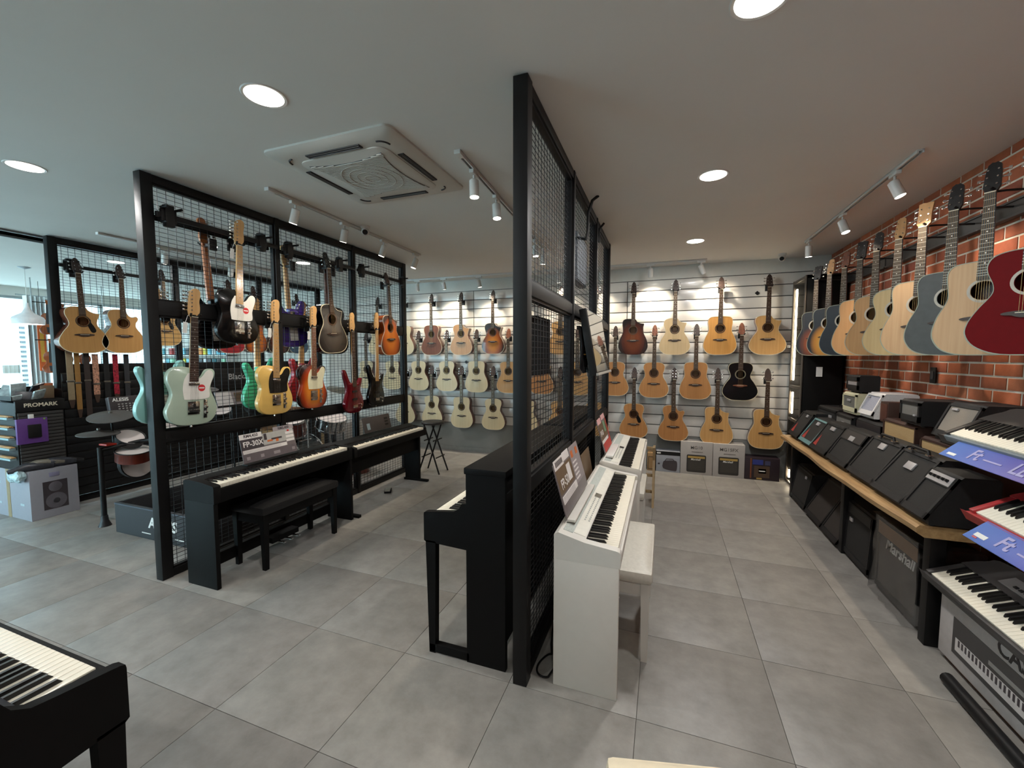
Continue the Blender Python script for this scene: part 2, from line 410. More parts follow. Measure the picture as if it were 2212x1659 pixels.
spot_emit = EMIT('spot lamp face', (255, 244, 225), 22.0)
def aim(v):                      # euler that turns local -z to v
    return Vector(v).normalized().to_track_quat('-Z', 'Y').to_euler()
canm = B().cyl((0, 0, .11), (0, 0, 0), .032, n=20).cyl((0, 0, .118), (0, 0, .11), .022, .032, n=20).mesh('lamp_can')
facem = B().lathe([(0, -.001), (.027, -.001), (.031, .0005)], 20).mesh('lamp_face')
def track(name_label, p0, p1, spots, power=SPOT_W, col=(1.0, 0.78, 0.52), size=52):
    """ceiling track; spots = [(fraction, aim vector)]"""
    p0 = Vector((*p0, CEIL)); p1 = Vector((*p1, CEIL)); d = p1 - p0; ang = math.atan2(d.y, d.x); Ln = d.length
    t = thing('lighting_track', name_label, 'track light', p0, (0, 0, ang), 'ceiling lighting tracks')
    B().box(0, Ln, -.018, -.008, -.022, 0).box(0, Ln, .008, .018, -.022, 0).box(0, Ln, -.018, .018, -.006, 0).obj('rail', whitepaint, t)
    B().box(.02, Ln - .02, -.008, .008, -.008, -.005).obj('rail_slot', M('dark slot', (45, 45, 46), .6), t)
    B().cbox(-.02, .05, -.021, .021, -.026, 0, .004).obj('end_feed', whitepaint, t)
    for fr, v in spots:
        x = Ln * fr
        h = B().cbox(x - .05, x + .05, -.016, .016, -.045, -.02, .004).cyl((x, 0, -.045), (x, 0, -.085), .008, n=10).obj('spot_adapter', whitepaint, t)
        lv_ = Matrix.Rotation(-ang, 4, 'Z') @ Vector(v)
        e = aim(lv_); q = e.to_matrix()
        org = Vector((x, 0, -.10)) + q @ Vector((0, 0, -.09))
        c = inst('lamp_can', canm, whitepaint, h, org, e)
        inst('lamp_face', facem, spot_emit, h, org, e)
        ld = bpy.data.lights.new('spot_lamp', 'SPOT'); ld.energy = power; ld.color = col
        ld.spot_size = R(size); ld.spot_blend = 0.55; ld.shadow_soft_size = 0.025
        lo = bpy.data.objects.new('spot_lamp', ld); COL.objects.link(lo); lo.parent = t
        lo.location = org + q @ Vector((0, 0, -.006)); lo.rotation_euler = e
track('white lighting track beside the left mesh divider, four downward spots', (-2.80, 2.38), (-2.86, 4.52),
      [(.115, (-.35, -.02, -1)), (.38, (-.32, .06, -1)), (.66, (-.35, -.1, -1)), (.955, (-.3, -.15, -1))], 30, (1, .86, .68), 64)
track('white lighting track hidden partly behind the central divider post', (-1.21, 2.36), (-1.35, 4.9),
      [(.10, (.05, -.06, -1)), (.28, (.10, -.1, -1)), (.78, (.1, -.05, -1)), (.93, (-.1, .2, -1))], 20, (1, .86, .68), 60)
track('long white lighting track in front of the guitar wall', (-3.97, 5.94), (0.49, 6.0),
      [], 1)
lt = bpy.data.objects['lighting_track.002']
def wallspot(fr, v, power):
    # spots of the long track along the guitar wall
    t = lt; Ln = 4.46; x = Ln * fr
    h = B().cbox(x - .05, x + .05, -.016, .016, -.045, -.02, .004).cyl((x, 0, -.045), (x, 0, -.085), .008, n=10).obj('spot_adapter', whitepaint, t)
    e = aim(v); q = e.to_matrix(); org = Vector((x, 0, -.10)) + q @ Vector((0, 0, -.09))
    inst('lamp_can', canm, whitepaint, h, org, e); inst('lamp_face', facem, spot_emit, h, org, e)
    ld = bpy.data.lights.new('spot_lamp', 'SPOT'); ld.energy = power * 1.5; ld.color = (1.0, .86, .67)
    ld.spot_size = R(105); ld.spot_blend = 1.0; ld.shadow_soft_size = 0.02
    lo = bpy.data.objects.new('spot_lamp', ld); COL.objects.link(lo); lo.parent = t; lo.location = org + q @ Vector((0, 0, -.006)); lo.rotation_euler = e
for fr, v, p in [(.035, (-.1, .3, -1), 24), (.143, (.05, .32, -1), 30), (.28, (.14, .22, -1), 30), (.42, (0, .3, -1), 26), (.56, (.1, .3, -1), 26), (.70, (-.1, .3, -1), 28),
                 (.845, (.04, .42, -1), 38), (.985, (.5, .36, -1), 42)]:
    wallspot(fr, v, p)
track('white lighting track along the brick wall with three spots', (1.425, 5.42), (1.43, 3.30),
      [(.03, (.05, .12, -1)), (.45, (.25, -.25, -1)), (.86, (.36, -.18, -1))], 36, (1, .82, .62), 80)
track('white lighting track between the two left mesh dividers', (-5.41, 2.62), (-5.45, 4.6),
      [(.3, (-.3, .1, -1)), (.7, (-.3, .1, -1))], 13, (1, .92, .8), 60)
track('short white lighting track just behind the left mesh divider', (-4.2, 2.5), (-4.2, 4.6), [(.2, (.3, -.1, -1)), (.62, (.2, 0, -1))], 13, (1, .9, .78), 60)

# air conditioner cassette
ac = thing('ceiling_air_conditioner', 'square white ceiling cassette air conditioner with grille and four vents', 'air conditioner', (-1.885, 2.415, CEIL))
acw = M('air conditioner white plastic', (205, 201, 193), 0.45, var=0.01)
hw = .465
def rrect(hx, hy, r, n=6):
    o = []
    for cx, cy, a0 in ((hx - r, hy - r, 0), (-hx + r, hy - r, 90), (-hx + r, -hy + r, 180), (hx - r, -hy + r, 270)):
        for i in range(n + 1):
            a = R(a0 + 90 * i / n); o.append((cx + r * math.cos(a), cy + r * math.sin(a)))
    return o
def loft(rings):                 # rings: list of (outline, z)
    b = B(); n = len(rings[0][0])
    vs = [(p[0], p[1], z) for o, z in rings for p in o]; fs = []
    for i in range(len(rings) - 1):
        for k in range(n): fs.append((i * n + k, i * n + (k + 1) % n, (i + 1) * n + (k + 1) % n, (i + 1) * n + k))
    fs.append(tuple(range(n))); fs.append(tuple((len(rings) - 1) * n + k for k in range(n)))
    return b.add(vs, fs)
loft([(rrect(hw, hw, .05), 0), (rrect(hw, hw, .05), -.012), (rrect(hw - .02, hw - .02, .05), -.022), (rrect(hw - .09, hw - .09, .06), -.03)]).obj('panel', acw, ac)
darkvent = M('dark vent', (42, 42, 44), 0.6)
for k in range(4):
    a = k * math.pi / 2
    v = B().box(-.2, .2, hw - .125, hw - .085, -.036, -.024).T(Matrix.Rotation(a, 4, 'Z')).obj('air_outlet', darkvent, ac)
    B().box(-.19, .19, hw - .118, hw - .112, -.04, -.034).box(-.19, .19, hw - .100, hw - .096, -.038, -.034).T(Matrix.Rotation(a, 4, 'Z')).obj('louvre_flap', M('grey flap', (96, 96, 96), .5), v)
    B().T(Matrix.Identity(4)).tube([((.315 + .055 * math.cos(t)) , (.315 + .055 * math.sin(t)), -.031) for t in [R(j * 11) for j in range(0, 9)]], .006, 6).T(Matrix.Rotation(a, 4, 'Z')).obj('corner_vent', darkvent, ac)
loft([(rrect(.325, .325, .07), -.028), (rrect(.325, .325, .07), -.036), (rrect(.31, .31, .07), -.042)]).obj('inner_panel', acw, ac)
# intake grille: pillow shape filled with slats
pil = []
for sgn, ax in ((1, 0), (1, 1), (-1, 0), (-1, 1)):
    for i in range(12):
        u = -1 + 2 * i / 12; d = .275 - .045 * (1 - u * u); w = .275 * u
        pil.append((d, w) if (sgn, ax) == (1, 0) else (-w, d) if (sgn, ax) == (1, 1) else (-d, -w) if (sgn, ax) == (-1, 0) else (w, -d))
gr = loft([(pil, -.041), (pil, -.044)]).obj('intake_grille', M('grille backing grey', (104, 103, 100), .6), ac)
sl = B()
for k in range(-21, 22):
    y = k * .0125; e = .275 - .045 * (1 - (y / .275) ** 2) - .004
    if abs(y) > .232: e = min(e, .275 * max(0, ((abs(y) - .23) / .045)) ** .5 * 1.0)
    if abs(y) > .232:
        e0 = .275 * math.sqrt(max(0, (abs(y) - .23) / .045)); sl.box(-.27, -e0, y - .0035, y + .0035, -.049, -.044).box(e0, .27, y - .0035, y + .0035, -.049, -.044) if e0 < .265 else None
    else: sl.box(-e, e, y - .0035, y + .0035, -.049, -.044)
stuff(sl.obj('grille_slats', acw, gr))
for r_ in (.05, .1, .15, .2):
    B().tube([(r_ * math.cos(R(10 * j)), r_ * math.sin(R(10 * j)), -.049) for j in range(37)], .0025, 5).obj('grille_ring', acw, gr)

def dome_camera(x, y, label, lk):
    t = thing('ceiling_camera', label, 'camera', (x, y, CEIL), group='ceiling security cameras')
    B().lathe([(.045, 0), (.045, -.018), (.036, -.026)], 20).obj('mount', whitepaint, t)
    B().lathe([(0, -.09), (.02, -.085), (.034, -.07), (.038, -.05), (.034, -.03), (.02, -.02)], 20).obj('housing', whitepaint, t)
    e = aim(lk); q = e.to_matrix()
    o = Vector((0, 0, -.055)) + q @ Vector((0, 0, -.03))
    B().cyl((0, 0, .012), (0, 0, -.012), .026, .024, 16).obj('lens', blackgloss, t, o, e)
dome_camera(-2.74, 3.38, 'small white dome camera on the ceiling beside the left lighting track', (.9, -1.4, -.5))
dome_camera(1.33, 6.02, 'small white dome camera at the far right ceiling above the guitar wall', (-.7, -2, -.6))
# ================================================================ MESH DIVIDERS
wirem = M('dark steel wire', (34, 35, 38), 0.45, 0.3)
def wires(parent, y0, y1, z0, z1, dy=.056, dz=.0303, r=.0014):
    b = B(); y = y0 + dy * .6
    while y < y1:
        b.box(-r, r, y - r, y + r, z0, z1); y += dy
    z = z0 + dz * .5
    while z < z1:
        b.box(-2.6 * r, -.6 * r, y0, y1, z - r, z + r); z += dz
    return stuff(b.obj('wire_mesh', wirem, parent, smooth=False))
def divider(label, x, ys, mids, top=2.84, w=.07, d=.07, panels=True, skip=()):
    t = thing('mesh_divider', label, 'room divider', (x, 0, 0))
    for i, y in enumerate(ys):
        yy = y + d / 2 if i == 0 else (y - d / 2 if i == len(ys) - 1 else y)
        if i in (0, len(ys) - 1): B().cbox(-w / 2, w / 2, yy - d / 2, yy + d / 2, 0, top, .003).obj('post', blackmetal, t)
        else: B().cbox(-w / 2, w / 2, yy - .022, yy + .022, 0, top, .003).obj('post', blackmetal, t)
    hs = [(top - .055, top)] + mids + [(.0, .055)]
    for i in range(len(ys) - 1):
        a = ys[i] + (d if i == 0 else .022); b = ys[i + 1] - (d if i == len(ys) - 2 else .022)
        for z0, z1 in hs: B().cbox(-w / 2 + .006, w / 2 - .006, a, b, z0, z1, .003).obj('rail', blackmetal, t)
        for k in range(len(hs) - 1):
            zt, zb = hs[k][0], hs[k + 1][1]
            # thin steel frame that carries each mesh panel
            fr = .014
            B().box(-.018, .018, a, a + fr, zb, zt).box(-.018, .018, b - fr, b, zb, zt).box(-.018, .018, a, b, zb, zb + fr).box(-.018, .018, a, b, zt - fr, zt).obj('panel_frame', blackmetal, t)
            wires(t, a + fr, b - fr, zb + fr, zt - fr)
    return t
divC = divider('tall black wire mesh divider in the middle of the shop', -.625, [1.82, 2.865, 3.885, 4.85], [(1.885, 1.955), (.935, 1.01)])
divL = divider('black wire mesh divider hung with electric guitars behind the black keyboards', -3.35, [1.84, 2.89, 3.885, 4.89], [(1.885, 1.985), (.985, 1.065)])
divF = divider('far black wire mesh divider hung with acoustic guitars on the left', -6.03, [2.47, 3.68, 4.88, 6.1], [(1.42, 1.50)])

# hanging bars with clamp hooks
hangm = B().cbox(-.03, .03, .03, .05, -.045, .045, .004).cbox(-.012, .012, -.055, .035, -.012, .012, .003).tube([(-.034, -.075, .016), (-.03, -.06, .004), (-.018, -.052, 0), (.018, -.052, 0), (.03, -.06, .004), (.034, -.075, .016)], .0075, 8).mesh('guitar_hanger', blackplastic)
clampm = B().cbox(-.03, .03, -.01, .03, -.075, .075, .006).cbox(-.05, .05, .0, .026, -.045, .045, .008).cyl((-.045, .01, .05), (-.045, -.06, .05), .009, n=8).cyl((.045, .01, .05), (.045, -.06, .05), .009, n=8).cyl((-.045, .01, -.05), (-.045, -.05, -.05), .009, n=8).mesh('bar_clamp', blackplastic)
def bar(t, y0, y1, z, off):
    B().cbox(off - .012, off + .012, y0, y1, z - .018, z + .018, .003).obj('hanging_bar', blackmetal, t)
for a, b in ((1.91, 2.868), (2.912, 3.863), (3.907, 4.82)): bar(divL, a, b, 2.575, .058)
for y in (1.985, 2.70, 2.98, 3.62, 3.97, 4.74): inst('bar_clamp', clampm, None, divL, (.075, y, 2.575), (0, 0, R(90)))
for a, b in ((2.54, 3.658), (3.70, 4.858)): bar(divF, a, b, 2.555, .058)
inst('bar_clamp', clampm, None, divF, (.075, 2.62, 2.555), (0, 0, R(90)))
for a, b in ((1.91, 2.868), (2.912, 3.863)): bar(divL, a, b, 2.575, -.058)
# black slat board fixed to the lower half of the far divider
slb = M('black slat board', (17, 18, 20), .4, var=.1)
bd = B().box(.036, .048, 2.50, 4.86, .08, 1.42).obj('backing_board', M('dark joint', (62, 58, 52), .6), divF)
for k in range(14): B().cbox(.048, .062, 2.50, 4.86, .088 + .095 * k, .088 + .095 * k + .086, .002).obj('slat', slb, divF)
# ================================================================ GUITARS
# local frame: origin at the bottom of the body, x to the viewer's right, z up the neck, face towards -y
def half(pts):                   # mirror a right half outline (bottom centre ... top centre)
    return pts + [(-x, z) for x, z in reversed(pts[1:-1])]
DREAD = [(0, 0), (.09, .004), (.155, .03), (.192, .085), (.198, .14), (.180, .215), (.150, .28), (.138, .32), (.140, .37), (.146, .43), (.140, .47), (.115, .495), (.06, .503), (0, .503)]
OM = [(0, 0), (.10, .006), (.165, .04), (.196, .10), (.192, .155), (.165, .222), (.133, .275), (.120, .31), (.123, .35), (.138, .40), (.140, .44), (.122, .476), (.075, .494), (0, .497)]
JUMBO = [(0, 0), (.10, .006), (.175, .045), (.208, .105), (.200, .165), (.165, .232), (.130, .282), (.117, .315), (.122, .355), (.140, .405), (.142, .445), (.122, .48), (.075, .497), (0, .5)]
CUT_SHARP = [(.136, .39), (.146, .428), (.125, .432), (.088, .440), (.052, .462), (.034, .49)]
CUT_ROUND = [(.140, .385), (.142, .412), (.124, .428), (.090, .418), (.056, .430), (.036, .462), (.030, .488)]
def cutaway(base, cut):
    right = [p for p in base if p[1] < .36 or p[0] == 0 and p[1] == 0]
    right = [base[0]] + [p for p in base[1:] if p[1] < .36]
    left = [(-x, z) for x, z in reversed(base[1:-1])]
    return right + cut + [(0, .497)] + left
def outline(kind):
    base = {'d': DREAD, 'o': OM, 'j': JUMBO}[kind[0]]
    pts = half(base) if len(kind) == 1 else cutaway(base, CUT_SHARP if kind[1] == 's' else CUT_ROUND)
    return catmull(pts, 4)
def scaled(o, d):                # grow an outline by about d
    cx = sum(p[0] for p in o) / len(o); cz = sum(p[1] for p in o) / len(o)
    return [(cx + (p[0] - cx) * (1 + d / .18), cz + (p[1] - cz) * (1 + d / .25)) for p in o]
def ring_prism(o_out, o_in, y0, y1):
    n = len(o_out); vs = [(p[0], y, p[1]) for y in (y0, y1) for o in (o_out, o_in) for p in o]; fs = []
    for k in range(n):
        j = (k + 1) % n
        fs += [(k, j, n + j, n + k), (2 * n + k, 3 * n + k, 3 * n + j, 2 * n + j), (k, 2 * n + k, 2 * n + j, j), (n + k, n + j, 3 * n + j, 3 * n + k)]
    return B().add(vs, fs)
def head_outline(style):
    if style == 'wing':   h = [(.021, 0), (.030, .02), (.037, .045), (.033, .10), (.027, .135), (.012, .162), (0, .168)]
    elif style == 'slim': h = [(.021, 0), (.032, .03), (.029, .11), (.024, .15), (.010, .163), (0, .160)]
    else:                 h = [(.021, 0), (.036, .022), (.034, .09), (.038, .16), (.015, .166), (0, .162)]
    return h + [(-x, z) for x, z in reversed(h[:-1])]
_ac = {}
def acoustic_meshes(kind, guard, head):
    key = (kind, guard, head)
    if key in _ac: return _ac[key]
    o = outline(kind); P = []
    n = len(o); dep = .105 if kind[0] != 'o' else .098
    # sides + back
    vs = [(p[0], .004, p[1]) for p in o] + [(p[0], dep - .006, p[1]) for p in o] + [(p[0] * .97, dep, .25 + (p[1] - .25) * .975) for p in o]
    fs = [(i, (i + 1) % n, n + (i + 1) % n, n + i) for i in range(n)] + [(n + i, n + (i + 1) % n, 2 * n + (i + 1) % n, 2 * n + i) for i in range(n)] + [tuple(range(2 * n, 3 * n))]
    P.append(('body', B().add(vs, fs).mesh('body'), 'side'))
    # soundboard with a real sound hole
    hz, hr = .345, .05; m = 28
    hole = [(hr * math.cos(2 * math.pi * k / m), hz + hr * math.sin(2 * math.pi * k / m)) for k in range(m)]
    co = [Vector(p) for p in o] + [Vector(p) for p in hole]
    ed = [(i, (i + 1) % n) for i in range(n)] + [(n + i, n + (i + 1) % m) for i in range(m)]
    res = delaunay_2d_cdt(co, ed, [], 0, 1e-6)
    v2, f2 = res[0], res[2]
    def inside(p, poly):
        c = False; j = len(poly) - 1
        for i in range(len(poly)):
            a, b = poly[i], poly[j]
            if (a[1] > p[1]) != (b[1] > p[1]) and p[0] < (b[0] - a[0]) * (p[1] - a[1]) / (b[1] - a[1]) + a[0]: c = not c
            j = i
        return c
    keep = []
    for f in f2:
        c = (sum(v2[i][0] for i in f) / 3, sum(v2[i][1] for i in f) / 3)
        if inside(c, o) and math.hypot(c[0], c[1] - hz) > hr * .98: keep.append(tuple(f))
    b = B().add([(v[0], 0, v[1]) for v in v2], keep)
    b.add([(p[0], 0, p[1]) for p in o] + [(p[0], .004, p[1]) for p in o], [(i, (i + 1) % n, n + (i + 1) % n, n + i) for i in range(n)])
    b.add([(p[0], 0, p[1]) for p in hole] + [(p[0], .004, p[1]) for p in hole], [(i, (i + 1) % m, m + (i + 1) % m, m + i) for i in range(m)])
    P.append(('soundboard', b.mesh('soundboard', None, True, 30), 'top'))
    P.append(('binding', ring_prism(scaled(o, .0015), scaled(o, -.003), -.0012, .006).mesh('binding'), 'bind'))
    ro = [((.064) * math.cos(2 * math.pi * k / 32), hz + .064 * math.sin(2 * math.pi * k / 32)) for k in range(32)]
    ri = [((.0515) * math.cos(2 * math.pi * k / 32), hz + .0515 * math.sin(2 * math.pi * k / 32)) for k in range(32)]
    P.append(('rosette', ring_prism(ro, ri, -.0012, .001).mesh('rosette'), 'rosette'))
    bz = .195
    br = catmull([(-.078, bz + .008), (-.03, bz + .015), (.03, bz + .015), (.078, bz + .008), (.082, bz - .002), (.05, bz - .006), (.025, bz - .016), (-.025, bz - .016), (-.05, bz - .006), (-.082, bz - .002)], 3)
    P.append(('bridge', B().prism(br, -.009, 0).mesh('bridge'), 'bridge'))
    P.append(('saddle', B().box(-.038, .038, -.012, -.008, bz + .004, bz + .0075).mesh('saddle'), 'bone'))
    nut = .855
    prof = [(-1, 0), (-.95, .5), (-.6, .9), (0, 1.0), (.6, .9), (.95, .5), (1, 0)]
    vs = []
    for z, w, d in ((.44, .0275, .026), (.50, .027, .021), (nut, .0215, .018)):
        vs += [(p[0] * w, -.001 + p[1] * d, z) for p in prof]
    k7 = len(prof); fs = []
    for r_ in range(2):
        for i in range(k7 - 1): fs.append((r_ * k7 + i, r_ * k7 + i + 1, (r_ + 1) * k7 + i + 1, (r_ + 1) * k7 + i))
        fs.append((r_ * k7 + k7 - 1, r_ * k7, (r_ + 1) * k7, (r_ + 1) * k7 + k7 - 1))
    fs += [tuple(range(k7)), tuple(range(2 * k7, 3 * k7))]
    P.append(('neck', B().add(vs, fs).mesh('neck'), 'neck'))
    fb = [(-.0285, .402), (.0285, .402), (.0215, nut), (-.0215, nut)]
    P.append(('fretboard', B().prism(fb, -.0075, -.001).mesh('fretboard'), 'board'))
    fr = B(); dots = B(); sc = .645
    for k in range(1, 20):
        z = nut - sc * (1 - 2 ** (-k / 12)); w = .0215 + (.0285 - .0215) * (nut - z) / (nut - .402)
        if z > .404: fr.box(-w, w, -.0088, -.0075, z - .0011, z + .0011)
        if k in (3, 5, 7, 9, 12, 15): 
            zz = nut - sc * (1 - 2 ** (-(k - .5) / 12)); dots.cyl((0, -.0082, zz), (0, -.0070, zz), .0035, n=8)
    P.append(('frets', fr.mesh('frets', smooth=False), 'fret')); P.append(('inlays', dots.mesh('inlays'), 'inlay'))
    st = B()
    for k in range(6):
        a = -.026 + .0104 * k; c = -.0175 + .007 * k
        st.add([(a - .0006, -.013, bz + .005), (a + .0006, -.013, bz + .005), (c + .0006, -.0105, nut), (c - .0006, -.0105, nut)], [(0, 1, 2, 3)])
    P.append(('strings', st.mesh('strings', smooth=False), 'string'))
    tilt = Matrix.Translation((0, 0, nut)) @ Matrix.Rotation(R(11), 4, 'X')
    ho = head_outline(head)
    hb = B().prism(ho, -.004, .012).T(Matrix.Translation((0, 0, nut)) @ Matrix.Rotation(R(-11), 4, 'X'))
    P.append(('headstock', hb.mesh('headstock'), 'head'))
    P.append(('nut', B().box(-.0215, .0215, -.0105, -.002, nut - .002, nut + .003).mesh('nut'), 'bone'))
    tn = B()
    for s in (-1, 1):
        for z in (.04, .08, .12):
            x = .026 * s
            tn.cyl((x * .75, -.011, z), (x * .75, .004, z), .0042, n=8).cyl((x, .014, z), (s * .052, .014, z), .0028, n=6)
            tn.cbox(min(s * .048, s * .062), max(s * .048, s * .062), .009, .019, z - .008, z + .008, .003)
    P.append(('tuning_pegs', tn.T(Matrix.Translation((0, 0, nut)) @ Matrix.Rotation(R(-11), 4, 'X')).mesh('tuning_pegs'), 'tuner'))
    if guard:
        g = catmull([(.045, .375), (.066, .36), (.068, .33), (.09, .29), (.105, .25), (.095, .225), (.065, .225), (.045, .27), (.038, .30), (.052, .325), (.058, .35)], 3)
        P.append(('pickguard', B().prism(g, -.002, .0005).mesh('pickguard'), 'guard'))
    _ac[key] = P
    return P
spruce = [WOOD('spruce top pale', (206, 180, 138), (192, 164, 120), .42, .1), WOOD('spruce top warm', (204, 160, 102), (188, 142, 84), .4, .1), WOOD('cedar top', (184, 130, 76), (166, 112, 62), .4, .1), WOOD('spruce top honey', (206, 150, 78), (192, 134, 64), .38, .15)]
mahog = WOOD('mahogany dark', (96, 52, 34), (70, 36, 24), .3, .35); mahogtop = WOOD('mahogany top', (122, 70, 44), (98, 52, 32), .55, 0)
rosew = WOOD('rosewood board', (62, 42, 32), (40, 27, 22), .5); ebony = M('ebony', (26, 24, 24), .45); maple = WOOD('maple neck', (214, 172, 116), (200, 154, 96), .3, .35)
roast = WOOD('roasted maple neck', (170, 104, 52), (146, 82, 38), .3, .35)
B_dark = BURST('dark mahogany burst', (112, 56, 30), (74, 32, 20), (26, 15, 13)); B_tob = BURST('tobacco burst', (205, 132, 34), (140, 70, 22), (30, 18, 14), cz=.16, p=(.2, .62, .92))
B_blk1 = BURST('red to black burst', (150, 82, 48), (96, 48, 32), (28, 34, 42), cz=.14, rx=.2, rz=.24, rough=.5, coat=.1, p=(.3, .6, .85)); B_blk2 = BURST('amber to blue black burst', (206, 150, 62), (176, 118, 44), (30, 38, 46), cz=.14, rx=.2, rz=.24, rough=.5, coat=.1, p=(.35, .62, .85))
B_org = BURST('orange flame burst', (214, 120, 36), (178, 82, 22), (48, 20, 12), cz=.2, rx=.2, rz=.29); B_grey = BURST('charcoal translucent burst', (72, 66, 60), (52, 48, 45), (22, 21, 21), cz=.22, rx=.2, rz=.29)
blueblk = M('blue black satin', (34, 42, 50), .5); greysat = M('dark grey satin top', (70, 72, 70), .5, var=.1); redtop = M('crimson satin', (100, 5, 9), .6, spec=.12)
cream = M('cream binding', (214, 202, 172), .4); blackbind = M('black binding', (22, 22, 22), .4)
def acoustic(label, head_p, foot_p, front, kind='o', top=None, side=None, guard=False, head='wing', bind=None, board=None, group=None, roll=0.0, L=None, hang=None, hd=None, rosette=None, bridge=None):
    """front: rotation about z; head_p / foot_p are the top of the head and the bottom of the body"""
    h = Vector(head_p); f = Vector(foot_p); L = L or (h - f).length; s = L / 1.02
    t = thing('acoustic_guitar', label, 'guitar', f, (0, roll, front), group, s)
    mats = dict(side=side or mahog, top=top or spruce[0], bind=bind or cream, rosette=rosette or M('rosette dark wood', (70, 48, 34), .4), bridge=bridge or rosew, bone=bone, neck=mahog, board=board or rosew, fret=nickel, inlay=M('pearl inlay', (210, 208, 200), .3), string=M('bronze string', (150, 120, 80), .35, .8), head=hd or rosew, tuner=chrome, guard=M('black pickguard', (18, 17, 17), .2))
    for nm, me, k in acoustic_meshes(kind, guard, head):
        o = inst(nm, me, mats[k], t)
        if nm in ('tuning_pegs', 'inlays', 'frets', 'strings'): o['kind'] = 'stuff'
    if hang is not None:
        q = Matrix.Rotation(front, 4, 'Z') @ Vector((0, .055, 0))
        n_ = f + (h - f).normalized() * (.862 * s)
        inst('guitar_hanger', hangm, None, hang, Vector((n_.x, n_.y, n_.z)) - hang.location + q, (0, 0, front))
    return t

# ---- back wall rows (three staggered rows of acoustic guitars)
YG = 6.105
def back(label, x, row, kind, top, side=None, guard=False, head='wing', L=1.01, dx=0.0, z=None, **kw):
    zt = {1: 2.632, 2: 2.03, 3: 1.442}[row] if z is None else z
    acoustic(label, (x + dx, YG, zt), (x, YG, zt - L), 0, kind, top, side, guard, head, group='acoustic guitars on the white slat wall', roll=math.atan2(dx, L), hang=wb, L=L, **kw)
S0, S1, S2, S3 = spruce
palesp = WOOD('creamy spruce top', (216, 200, 162), (204, 186, 146), .45, .05)
back('pale guitar in the top slat wall row half hidden behind the left divider end post', -4.2, 1, 'o', palesp)
back('pale guitar in the top slat wall row seen only through the left divider mesh', -4.74, 1, 'o', palesp)
back('reddish mahogany acoustic guitar, top row, first right of the left divider', -3.66, 1, 'o', mahogtop, mahog, L=1.015)
back('glossy natural cutaway guitar beside the mahogany one in the top row', -3.11, 1, 'os', WOOD('maple natural gloss', (196, 146, 92), (182, 130, 78), .42, .08), L=1.015)
back('yellow brown sunburst cutaway guitar in the top row left of the central divider', -2.55, 1, 'os', B_tob, mahog, L=1.0)
back('orange cutaway guitar in the top row just behind the near divider post', -2.0, 1, 'oc', S1)
back('natural guitar with gold tuners in the top row seen through the central mesh', -1.46, 1, 'o', S1)
back('natural guitar in the top row hidden behind the tilted screen', -.95, 1, 'o', S1)
back('dark brown sunburst cutaway guitar, first in the top row right of the central divider', -.42, 1, 'ds', B_dark, mahog, L=1.012, bind=blackbind)
back('pale cream cutaway guitar, second in the top row right of the central divider', .125, 1, 'os', S0, L=1.015)
back('honey coloured dreadnought guitar, third in the top row right of the divider', .68, 1, 'd', S3, L=1.016)
back('natural cutaway guitar at the right end of the top row', 1.225, 1, 'js', S1, L=1.015)
back('pale guitar in the middle row seen through the left divider mesh', -5.0, 2, 'o', palesp)
back('pale guitar with dark sides in the middle row behind the left divider end bay', -4.45, 2, 'o', palesp)
back('pale spruce guitar, first in the middle row right of the left divider', -3.92, 2, 'o', palesp)
back('pale spruce guitar, second in the middle row right of the left divider', -3.38, 2, 'o', palesp)
back('pale spruce dreadnought, third in the middle row right of the left divider', -2.84, 2, 'd', palesp, L=1.015)
back('warm natural guitar in the middle row cut by the near divider post', -2.29, 2, 'o', S1, hd=mahogtop)
back('natural cutaway guitar in the middle row seen through the near mesh bay', -1.75, 2, 'os', S2)
back('natural guitar in the middle row behind the second mesh bay', -1.2, 2, 'd', S1)
back('natural guitar in the middle row touching the far end of the central divider', -.66, 2, 'o', S2, L=1.0)
back('honey natural guitar, first whole one in the middle row right of the divider', -.13, 2, 'o', S2, hd=mahogtop)
back('glossy natural dreadnought in the middle row beside the black guitar', .40, 2, 'd', S2, L=1.014)
back('glossy black acoustic guitar with pale binding on the slat wall', .935, 2, 'j', blackgloss, blackgloss, hd=mahogtop, bridge=mahogtop, rosette=M('grey rosette', (112, 104, 86), .4))
back('pale guitar in the bottom row half hidden by the left divider end post', -4.2, 3, 'o', palesp, L=1.0)
back('pale guitar in the bottom row above the round stool', -3.67, 3, 'o', palesp, L=1.0)
back('pale dreadnought, second in the bottom row left of the near divider post', -3.11, 3, 'd', palesp, L=1.02)
back('pale guitar, third in the bottom row left of the near divider post', -2.55, 3, 'o', palesp, L=1.02)
back('yellowish pale guitar in the bottom row seen through the near mesh bay', -2.0, 3, 'o', palesp, L=1.02)
back('guitar in the bottom row of which mainly the neck shows through the mesh', -1.46, 3, 'o', S1)
back('guitar in the bottom row whose neck shows below the tilted screen', -.93, 3, 'o', S1)
back('natural guitar with teardrop black pickguard in the bottom row', -.39, 3, 'o', S2, guard=True, L=1.003)
back('reddish natural cutaway guitar, second in the bottom row right of the divider', .135, 3, 'oc', S2, L=1.01)
back('natural dreadnought cutaway above the grey amplifier cartons', .675, 3, 'ds', S1, L=1.025)
back('natural dreadnought cutaway at the right end of the bottom row', 1.25, 3, 'ds', S1, L=1.037)
